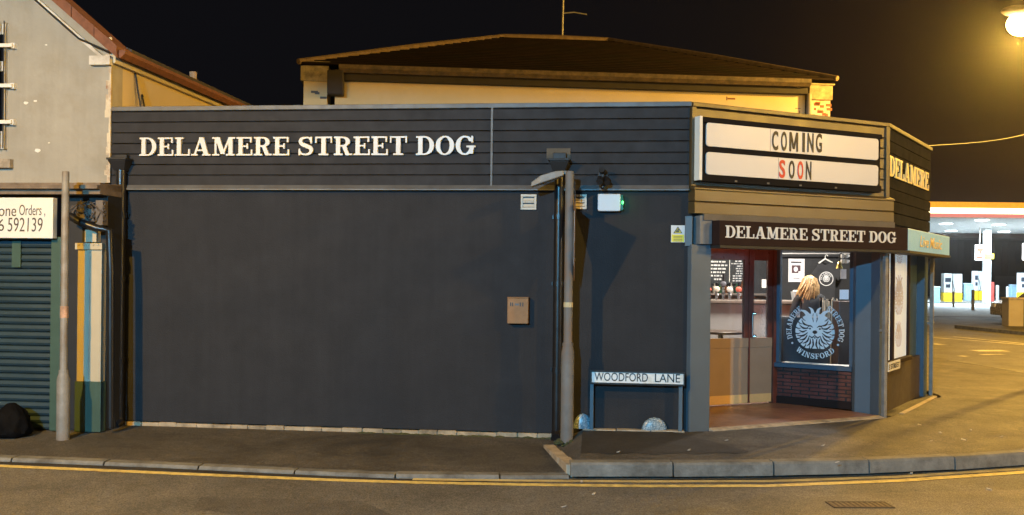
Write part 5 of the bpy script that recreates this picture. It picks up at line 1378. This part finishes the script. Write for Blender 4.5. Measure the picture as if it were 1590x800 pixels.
# tub armchair just inside the window
yc = 12.55; xc_ = X_(1250, yc)
ch = thing('tub_armchair', 'dark rounded tub armchair just inside the window', 'armchair', (xc_, yc, FL))
zc1 = Z_(1250, 492, yc)
mb = MB(); vs = []; fs = []; n = 25
for j, (rr2, zz) in enumerate(((.30, .12), (.325, .40), (.335, zc1 - FL - .03), (.315, zc1 - FL), (.26, zc1 - FL - .02), (.25, .42), (.22, .12))):
    for i in range(n):
        a = R(180 + 15 + (330) * i / (n - 1) - 90 - 60 + 20); a = R(-240 + 300 * i / (n - 1) + 0)
        vs.append((xc_ + rr2 * math.cos(a + R(0)), yc - rr2 * .8 * math.sin(a + R(90 + 90)) , FL + zz * (1 - .0)))
m = 7
for j in range(m):
    for i in range(n - 1): fs.append((j * n + i, j * n + i + 1, ((j + 1) % m) * n + i + 1, ((j + 1) % m) * n + i))
fs.append(tuple(j * n for j in range(m))); fs.append(tuple(j * n + n - 1 for j in range(m))[::-1])
mb.add(vs, fs); mb.build('shell', mat('dark_grey_fabric', (.035, .036, .04), .8), ch, smooth=True)
mb = MB(); mb.lathe((xc_, yc, FL + .1), [(.24, .0), (.25, .05), (.25, .28), (.22, .33), (.0, .34)], 24); mb.build('cushion', mat('dark_grey_fabric', (.035, .036, .04), .8), ch, smooth=True)
for sx in (-1, 1):
    for sy in (-1, 1):
        mb = MB(); mb.tube([(xc_ + sx * .17, yc + sy * .15, FL), (xc_ + sx * .16, yc + sy * .14, FL + .11)], [.014, .02], 8); mb.build('leg', M_WOOD, ch)
# pale sill ledge inside
mb = MB(); mb.box(VF, .035, vl, -.25, -.06, zs - .03, zs - .003); tag(mb.build('window_ledge', M_OFFWHITE), 'pale inner window ledge behind the glass', 'ledge')

# ------------------------------------------------------------------ the woman inside (seen from behind)
def skin_body(name, chains, m, parent, levels=2):
    """chains: list of joint lists [(pos, radius)], first chain starts at pelvis; others start by index of an existing vertex"""
    vs = []; es = []; rs = []
    for start, pts in chains:
        prev = start
        for p, r_ in pts:
            vs.append(p); rs.append(r_); i = len(vs) - 1
            if prev is not None: es.append((prev, i))
            prev = i
    off = root_loc(parent) if parent else Vector((0, 0, 0))
    me = bpy.data.meshes.new(name); me.from_pydata([tuple(Vector(v) - off) for v in vs], es, []); me.materials.append(m)
    o = bpy.data.objects.new(name, me); COL.objects.link(o)
    if parent: o.parent = parent
    sk = o.modifiers.new('skin', 'SKIN'); sk.use_smooth_shade = True
    for v, r_ in zip(me.skin_vertices[0].data, rs):
        v.radius = r_ if isinstance(r_, tuple) else (r_, r_)
    me.skin_vertices[0].data[0].use_root = True
    sb = o.modifiers.new('sub', 'SUBSURF'); sb.levels = levels; sb.render_levels = levels
    return o
yw = 13.5; xw = X_(1258, yw)
wm = thing('person', 'woman with long blonde hair in a black top, back to the window', 'person', (xw, yw, FL))
H = 1.60
def bp_(x, y, z): return (xw + x, yw + y, FL + z)
M_SKIN = mat('skin', (.50, .30, .22), .5, var=.05)
chains = [(None, [(bp_(0, 0, .90), (.155, .115)), (bp_(0, 0, 1.05), (.125, .095)), (bp_(0, -.005, 1.22), (.145, .10)), (bp_(0, 0, 1.32), (.12, .08)), (bp_(0, .01, 1.385), .052), (bp_(0, .02, 1.43), .05), (bp_(0, .035, 1.50), (.074, .088)), (bp_(0, .035, 1.575), .055)])]
idx = 8
for s_ in (-1, 1):
    chains.append((3, [(bp_(s_ * .165, .0, 1.30), .052), (bp_(s_ * .235, .02, 1.06), .040), (bp_(s_ * .14, .20, .97), .030), (bp_(s_ * .10, .245, .97), (.036, .018))])); b0_ = idx + 3; idx += 4
    for fi, (dx, ln) in enumerate(((.024, .065), (.008, .078), (-.008, .074), (-.024, .058))):
        chains.append((b0_, [(bp_(s_ * .10 + dx, .285, .965), .0095), (bp_(s_ * .10 + dx * 1.1, .285 + ln * .5, .955), .0085), (bp_(s_ * .10 + dx * 1.1, .285 + ln * .8, .935), .0075)])); idx += 3
    chains.append((b0_, [(bp_(s_ * .10 - s_ * .034, .255, .96), .010), (bp_(s_ * .10 - s_ * .048, .285, .955), .0085)])); idx += 2
for s_ in (-1, 1):
    chains.append((0, [(bp_(s_ * .09, 0, .80), .088), (bp_(s_ * .095, .01, .47), .058), (bp_(s_ * .095, -.01, .10), .038), (bp_(s_ * .095, -.02, .045), .04), (bp_(s_ * .10, .12, .03), (.042, .028))])); idx += 5
skin_body('body', chains, M_SKIN, wm)
# clothes follow the body, slightly larger
top = [(None, [(bp_(0, 0, .86), (.168, .128)), (bp_(0, 0, 1.05), (.142, .110)), (bp_(0, -.005, 1.22), (.160, .115)), (bp_(0, 0, 1.33), (.125, .088)), (bp_(0, .008, 1.37), (.075, .065))])]
k0_ = 5
for s_ in (-1, 1):
    top.append((3, [(bp_(s_ * .170, .0, 1.30), .064), (bp_(s_ * .238, .02, 1.06), .051), (bp_(s_ * .155, .17, .985), .041)]))
skin_body('top', top, mat('black_jersey', (.016, .016, .018), .85), wm)
legs = [(None, [(bp_(0, 0, .90), (.172, .130))])]
for s_ in (-1, 1): legs.append((0, [(bp_(s_ * .092, 0, .80), .100), (bp_(s_ * .096, .01, .47), .069), (bp_(s_ * .096, -.01, .10), .052)]))
skin_body('trousers', legs, mat('dark_denim', (.02, .025, .04), .85), wm)
for s_ in (-1, 1):
    mb = MB(); c = Vector(bp_(s_ * .10, .05, .0)); mb.tube([c + Vector((0, -.11, .035)), c + Vector((0, -.07, .045)), c + Vector((0, .02, .04)), c + Vector((0, .10, .03)), c + Vector((0, .14, .025))], [.028, .042, .042, .040, .02], 12); mb.build('shoe', M_BLACK, wm, smooth=True)
# face (turned away), ears
mb = MB(); hc = Vector(bp_(0, .035, 1.50))
mb.tube([hc + Vector((0, .088, .012)), hc + Vector((0, .112, -.015)), hc + Vector((0, .092, -.022))], [.008, .014, .010], 8); mb.build('nose', M_SKIN, wm, smooth=True)
for s_ in (-1, 1):
    mb = MB(); mb.ball(hc + Vector((s_ * .032, .083, .012)), .012, .008, .008, 10, 6); mb.build('eye', M_WHITE, wm, smooth=True)
    mb = MB(); mb.ball(hc + Vector((s_ * .082, .0, -.005)), .010, .020, .030, 10, 6); mb.build('ear', M_SKIN, wm, smooth=True)
mb = MB(); mb.ball(hc + Vector((0, .086, -.045)), .024, .008, .007, 12, 6); mb.build('mouth', mat('lips', (.42, .14, .12), .5), wm, smooth=True)
# long blonde hair: cap plus many locks
M_HAIR = mat('blonde_hair', (.40, .25, .11), .4, var=.55, scale=45)
mb = MB(); mb.ball(hc + Vector((0, -.008, .022)), .098, .100, .098, 22, 14, -.25)
rg = random.Random(21)
for i in range(110):
    a = R(rg.uniform(150, 390)); st_ = hc + Vector((math.cos(a) * .088, math.sin(a) * .088 - .008, .03 + rg.uniform(-.02, .05)))
    L_ = rg.uniform(.17, .32); wv = rg.uniform(-.035, .035)
    out_ = Vector((math.cos(a), math.sin(a), 0))
    pts = [st_, st_ + out_ * .022 + Vector((wv * .5, 0, -L_ * .35)), st_ + out_ * .030 + Vector((-.02 + wv, 0, -L_ * .7)), st_ + out_ * .022 + Vector((-.04 + wv * 2, 0, -L_))]
    mb.tube(pts, [.012, .015, .012, .003], 7)
mb.build('hair', M_HAIR, wm, smooth=True)

# ================================================================== MAIN STREET SIDE
# street lamp at the top right
LPos = CAMP + ray(1586, 36) * 16.2
sl = thing('street_lamp', 'glowing sodium street lamp at the top right', 'street lamp', (LPos.x + 1.3, LPos.y + .6, .07))
bx_, by_ = LPos.x + 1.3, LPos.y + .6
mb = MB(); mb.lathe((bx_, by_, 0), [(.09, 0), (.09, 1.2), (.06, 1.3), (.045, LPos.z - .4), (.04, LPos.z + .02)], 16); mb.build('column', M_GALV, sl, smooth=True)
mb = MB(); mb.tube([(bx_, by_, LPos.z), (bx_ - .2, by_ - .1, LPos.z + .22), (bx_ - .6, by_ - .28, LPos.z + .28), (LPos.x + .25, LPos.y + .12, LPos.z + .24)], .03, 10); mb.build('arm', M_GALV, sl, smooth=True)
mb = MB(); mb.ball(LPos + Vector((0, 0, .20)), .34, .17, .10, 20, 10); mb.build('lantern', M_GALV, sl, smooth=True)
mb = MB(); mb.ball(LPos + Vector((0, 0, -.02)), .24, .18, .20, 20, 12); mb.build('bowl', mat('lit_sodium_bowl', (.9, .7, .4), .3, emis=(1, .66, .22), estr=55), sl, smooth=True)
lamp('sodium_street_lamp_light', LPos + Vector((-.02, -.05, -.36)), 3200, SODIUM, .10)
# overhead wire
wA = TS.w(TL - .1, .0, ZT - .08); wA = CAMP + ray(1438, 218) * ((TS.w(TL).y) + .02); 
wB = Vector((bx_, by_, LPos.z - .4))
wpts = [TS.w(TL - .05, .0, ZT + .02)]
for k in range(1, 9): 
    q = wpts[0] + (CAMP + ray(1600, 207) * 22 - wpts[0]) * (k / 8); wpts.append(q - Vector((0, 0, .05 * math.sin(math.pi * k / 8))))
mb = MB(); mb.tube(wpts, .006, 6); tag(mb.build('overhead_cable', mat('pale_cable', (.035, .03, .025), .6)), 'thin overhead cable running right from the pub corner', 'cable')

# petrol station -----------------------------------------------------
def Y60(px, y): return X_(px, y)
CYF, CYB = 60.0, 80.0
z_f1, z_f0 = Z_(1500, 314, CYF), Z_(1500, 337, CYF)
cf = Frame((0, CYF), 0)
cn = thing('petrol_canopy', 'brightly lit petrol station canopy across the main street', 'canopy', (X_(1530, 70), 70, ZR))
x0, x1 = X_(1405, CYF), X_(1405, CYF) + 26
mb = MB(); mb.box(cf, x0, x1, -(CYB - CYF), -.1, z_f0 - .05, z_f1 - .15); mb.build('roof', mat('white_canopy', (.75, .77, .78), .5), cn)
hgt = z_f1 - z_f0
mb = MB(); mb.box(cf, x0 - .05, x1, -.095, .1, z_f0 + hgt * .22, z_f0 + hgt * .60); mb.build('lit_fascia', mat('lit_cream_fascia', (.9, .85, .6), .4, emis=(1, .78, .42), estr=4.5), cn)
mb = MB(); mb.box(cf, x0 - .06, x1, -.095, .12, z_f0 + hgt * .602, z_f1); mb.build('yellow_fascia', mat('lit_yellow_fascia', (.75, .5, .08), .4, emis=(1, .42, .03), estr=.9), cn)
mb = MB(); mb.box(cf, x0 - .06, x1, -.095, .12, z_f0, z_f0 + hgt * .218); mb.build('red_fascia', mat('lit_red_fascia', (.6, .08, .05), .4, emis=(1, .35, .3), estr=.7), cn)
mb = MB(); yc = 72.0; x = X_(1532, yc); fx = Frame((0, yc), 0); mb.box(fx, x - .22, x + .22, -.2, .2, ZR, z_f0 - .06); mb.build('column', mat('white_column', (.75, .78, .8), .4), cn)
M_DOWN = mat('canopy_downlight', (.9, .9, .9), .3, emis=(.85, .95, 1), estr=12)
for px, yy in ((1468, 66.5), (1476, 76), (1524, 62.0), (1550, 67), (1558, 76.5), (1600, 70)):
    x = X_(px, yy); fx = Frame((0, yy), 0)
    mb = MB(); mb.box(fx, x - .32, x + .32, -.3, .3, z_f0 - .10, z_f0 - .051); mb.build('downlight', M_DOWN, cn)
for x, y in ((31, 66), (36, 70), (42, 66), (34, 76)):
    a_ = area('canopy_light', (x, y, z_f0 - .15), 1.2, 1700, (.72, .90, 1.0))
# pumps
def pump(px0, px1, pyt, pyb, y, label):
    x0, x1 = X_(px0, y), X_(px1, y); zt = Z_((px0 + px1) / 2, pyt, y); f = Frame((0, y), 0); z0 = ZR + .1; w = x1 - x0; h = zt - z0
    t = thing('fuel_pump', label, 'fuel pump', ((x0 + x1) / 2, y, z0), 'fuel pumps under the canopy')
    mb = MB(); mb.box(f, x0, x0 + w * .45, -.5, 0, z0 + h * .33, zt); mb.box(f, x0 + w * .5, x1, -.5, .03, z0 + h * .33, zt - .02); mb.build('cabinet', mat('white_pump_paint', (.50, .53, .55), .35), t, bevel=.02)
    mb = MB(); mb.box(f, x0 - .02, x0 + w * .45, -.5, .005, z0, z0 + h * .32); mb.box(f, x0 + w * .5, x1 + .01, -.5, .035, z0, z0 + h * .32); mb.build('lower_panel', mat('yellow_pump_paint', (.80, .55, .02), .4), t, bevel=.02)
    mb = MB(); mb.box(f, x0 + w * .06, x0 + w * .38, .001, .02, z0 + h * .70, z0 + h * .85); mb.box(f, x0 + w * .1, x0 + w * .34, .001, .02, z0 + h * .5, z0 + h * .62); mb.build('display', mat('dark_display', (.03, .04, .06), .2), t)
    mb = MB(); mb.tube([(x0 + w * .42, y - .1, z0 + h * .75), (x0 + w * .5, y - .3, z0 + h * .4), (x0 + w * .44, y - .12, z0 + h * .3)], .025, 6); mb.build('hose', M_BLACK, t)
    return t
pump(1466, 1494, 425, 471, 72, 'white and yellow fuel pump nearest the pub corner')
pump(1513, 1527, 421, 462, 78, 'white and yellow fuel pump left of the canopy column')
pump(1584, 1612, 424, 468, 74, 'white and yellow fuel pump cut off at the right edge')
def waste(px0, px1, pyt, pyb, y, label):
    x0, x1 = X_(px0, y), X_(px1, y); zt = Z_(px0, pyt, y); z0 = ZR + .03
    t = thing('forecourt_bin', label, 'bin', ((x0 + x1) / 2, y, z0), 'pale blue forecourt bins')
    f = Frame((0, y), 0); mb = MB(); mb.box(f, x0, x1, -.4, 0, z0, zt - .12); mb.build('body', mat('blue_bin', (.25, .42, .60), .45), t, bevel=.03)
    mb = MB(); mb.box(f, x0 - .03, x1 + .03, -.43, .03, zt - .1, zt); mb.build('lid', mat('blue_bin_lid', (.35, .52, .68), .45), t, bevel=.03)
waste(1449, 1460, 445, 471, 70, 'pale blue bin left of the nearest pump'); waste(1500, 1511, 440, 462, 77, 'pale blue bin left of the middle pump'); waste(1571, 1581, 442, 464, 77, 'pale blue bin left of the rightmost pump')
for px, yt, y, rr2, lb, mm in ((1447, 449, 69, .10, 'short white bollard nearest the pub corner', 'w'), (1481, 453, 62, .07, 'thin grey bollard before the nearest pump', 'g'), (1511, 450, 56, .09, 'brown grey bollard standing alone on the forecourt', 'g'), (1549, 443, 78, .12, 'white bollard right of the canopy column', 'w'), (1565, 445, 78, .12, 'white bollard behind the parked car', 'w')):
    x = X_(px, y); zt = Z_(px, yt, y); mb = MB(); mb.lathe((x, y, ZR), [(rr2, 0), (rr2, zt - ZR - .05), (rr2 * .7, zt - ZR)], 14)
    tag(mb.build('bollard', mat('white_column', (.75, .78, .8), .4) if mm == 'w' else M_GALV, smooth=True), lb, 'bollard', 'bollards on the forecourt')
M_LITW = mat('lit_white_sign', (.9, .9, .9), .4, emis=(1, 1, 1), estr=1.1)
def hsign(px0, px1, py0, py1, y, label):
    f = Frame((0, y), 0); x0, x1 = X_(px0, y), X_(px1, y); z1, z0 = Z_(px0, py0, y), Z_(px0, py1, y)
    t = thing('hanging_sign', label, 'sign', ((x0 + x1) / 2, y, z0), 'signs hung under the canopy')
    mb = MB(); mb.box(f, x0, x1, -.1, 0, z0, z1); mb.build('panel', M_LITW, t)
    w, h = x1 - x0, z1 - z0
    mb = MB(); mb.box(f, x0 + w * .2, x1 - w * .12, .001, .02, z0 + h * .58, z0 + h * .78); mb.box(f, x0 + w * .42, x1 - w * .34, .0015, .0205, z0 + h * .38, z0 + h * .579); mb.box(f, x0 + w * .15, x1 - w * .15, .001, .02, z0 + h * .1, z0 + h * .25); mb.build('red_mark', mat('lit_red_mark', (.7, .08, .05), .4, emis=(1, .1, .05), estr=.5), t)
    mb = MB(); mb.tube([(x0 + w * .5, y + .05, z1), (x0 + w * .5, y + .05, z_f0)], .04, 8); mb.build('hanger', M_ALU, t)
hsign(1514, 1528, 380, 404, 71, 'white and red sign hanging left of the canopy column'); hsign(1588, 1602, 378, 404, 71, 'white and red sign cut off at the right edge')
f = Frame((0, 71.7), 0); mb = MB(); mb.box(f, X_(1525, 71.7), X_(1543, 71.7), -.05, 0, Z_(1530, 402, 71.7), Z_(1530, 394, 71.7)); tag(mb.build('number_sign', mat('lit_yellow_sign', (.8, .65, .05), .4, emis=(1, .8, .05), estr=.35)), 'small yellow sign fixed across the canopy column', 'sign')
mb = MB(); y = 74; f = Frame((0, y), 0); x = X_(1537, y); mb.box(f, x - .3, x + .35, -.4, 0, ZR + .02, Z_(1537, 438, y)); mb.box(f, x - .22, x + .27, .0, .02, ZR + .3, Z_(1537, 448, y)); tag(mb.build('bottle_rack', mat('red_rack', (.40, .05, .04), .5, var=.4, scale=3), bevel=.03), 'dark red rack right of the canopy column', 'rack')
# pump islands
mb = MB()
for px, y, w in ((1476, 71.3, 5), (1522, 77, 5), (1590, 73.5, 5)):
    f = Frame((0, y), 0); x = X_(px, y); mb.box(f, x - w / 2, x + w / 2, -1.0, .4, ZR, ZR + .1)
struct(mb.build('pump_island_kerb', M_KERB))
# dark shed beyond the forecourt
wh_ = thing('warehouse', 'long unlit dark shed beyond the petrol station', 'building', (60, 104, ZR))
f = Frame((0, 100), 0); M_SHED = mat('dark_shed_cladding', (.010, .011, .017), .9, var=.3, scale=1.5, spec=.1)
mb = MB(); mb.box(f, 26, 95, -10, 0, ZR, 5.8)
for k in range(90): mb.box(f, 26.3 + k * .76, 26.5 + k * .76, .001, .05, 2.2, 5.7)
mb.build('wall', M_SHED, wh_)
mb = MB(); mb.profile(f, [(25.6, 5.801), (95.4, 5.801), (95.4, 6.0), (25.6, 6.0)], -10.3, .25); mb.build('eaves', mat('dark_eaves_metal', (.018, .016, .018), .8), wh_)
for k in range(6):
    x = 30 + k * 10; mb = MB(); mb.box(f, x, x + 3.4, .0, .04, ZR, 2.1); mb.build('loading_door', mat('dark_loading_door', (.014, .016, .024), .7), wh_)
# gate pier by the forecourt entrance
y = 35.2; f = Frame((0, y), 0); x0, x1 = X_(1567, y), X_(1590, y); zt = Z_(1575, 462, y)
gp = thing('gate_pier', 'yellowish square gate pier at the forecourt entrance', 'pier', ((x0 + x1) / 2, y, ZR))
mb = MB(); mb.box(f, x0, x1, -.5, 0, ZR, zt - .08); mb.build('shaft', mat('buff_pier_render', (.33, .29, .21), .85, var=.15, scale=4, stain=(.25, .2, .12), sscale=2), gp, bevel=.01)
mb = MB(); mb.box(f, x0 - .03, x1 + .03, -.53, .03, zt - .079, zt); mb.build('cap', M_STONE, gp, bevel=.01)
mb = MB(); mb.box(f, x1 + .03, x1 + 1.2, -.3, -.2, ZR, zt - .1); tag(mb.build('green_cabinet', M_GREEN, bevel=.02), 'dark green street cabinet right of the gate pier', 'cabinet')
# parked car, mostly behind the pier
y = 40.5; xL = X_(1553, y) ; zc = ZR + .02
car = thing('parked_car', 'pale car parked behind the gate pier at right', 'car', (xL + 2.1, y, zc))
CF = Frame((xL, y), 0)
M_CARP = mat('champagne_car_paint', (.42, .38, .30), .25, metal=.4, var=.03)
prof = [(0.02, .35), (.0, .55), (.05, .78), (.35, .88), (1.0, .96), (1.55, 1.36), (2.0, 1.46), (2.9, 1.45), (3.5, 1.20), (3.9, .98), (4.1, .92), (4.18, .6), (4.12, .32)]
mb = MB()
secs = []
for o_, k_ in ((-.86, .90), (-.84, 1), (-.2, 1.0), (0.2, 1.0), (.84, 1), (.86, .9)):
    secs.append([CF.w(.05 + a * .985 if k_ < 1 else a, o_ * (1 if z < .95 else .80), zc + (z if k_ == 1 else .35 + (z - .35) * .93)) for a, z in prof])
n = len(prof); vs = [p for s_ in secs for p in s_]; fs = [tuple(range(n)), tuple(range(5 * n, 6 * n))[::-1]]
for j in range(5):
    for i in range(n): fs.append((j * n + i, j * n + (i + 1) % n, (j + 1) * n + (i + 1) % n, (j + 1) * n + i))
mb.add(vs, fs); body = mb.build('body', M_CARP, car, smooth=True)
for a in (.78, 3.35):
    for o_ in (-.80, .80):
        mb = MB(); c = CF.w(a, o_, zc + .31); mb.tube([c - CF.n * .1, c + CF.n * .1], .31, 20); wh = mb.build('wheel', M_BLACK, car, smooth=True)
        mb = MB(); mb.tube([c - CF.n * .105, c + CF.n * .105], .19, 16); mb.build('rim', M_ALU, wh, smooth=True)
mb = MB(); mb.profile(CF, [(1.15, .99), (1.62, 1.32), (2.05, 1.40), (2.85, 1.39), (3.35, 1.16), (3.5, .99)], .66, .87 * .8 + .012); mb.profile(CF, [(1.15, .99), (1.62, 1.32), (2.05, 1.40), (2.85, 1.39), (3.35, 1.16), (3.5, .99)], -.87 * .8 - .012, -.66)
for v in range(len(mb.v)): mb.v[v] = mb.v[v] + Vector((0, 0, zc))
mb.build('side_windows', mat('dark_car_glass', (.01, .012, .014), .08), car)
for o_ in (-.6, .6):
    mb = MB(); mb.box(CF, -.01, .12, o_ - .18, o_ + .18, zc + .60, zc + .74); mb.build('headlight', mat('headlamp_glass', (.7, .7, .7), .15), car, bevel=.02)
mb = MB(); mb.box(CF, -.02, .1, -.8, .8, zc + .28, zc + .5); mb.build('bumper', M_CARP, car, bevel=.03)

# ------------------------------------------------------------------ thin haze added for the halo round the lamp
hz_m = bpy.data.materials.new('lamp_halo_haze'); hz_m.use_nodes = True
n_ = hz_m.node_tree; n_.nodes.clear(); o_ = n_.nodes.new('ShaderNodeOutputMaterial'); v_ = n_.nodes.new('ShaderNodeVolumePrincipled')
v_.inputs['Density'].default_value = 0.0005; v_.inputs['Color'].default_value = (.9, .9, .9, 1); v_.inputs['Anisotropy'].default_value = 0.93
n_.links.new(v_.outputs[0], o_.inputs['Volume'])
mb = MB(); mb.box(XY, -40, 95, -125, 16, -1.2, 9.0); hzo = mb.build('added_halo_haze', hz_m); hzo['kind'] = 'stuff'
hzo['label'] = 'thin haze added over the junction for the lamp halo'
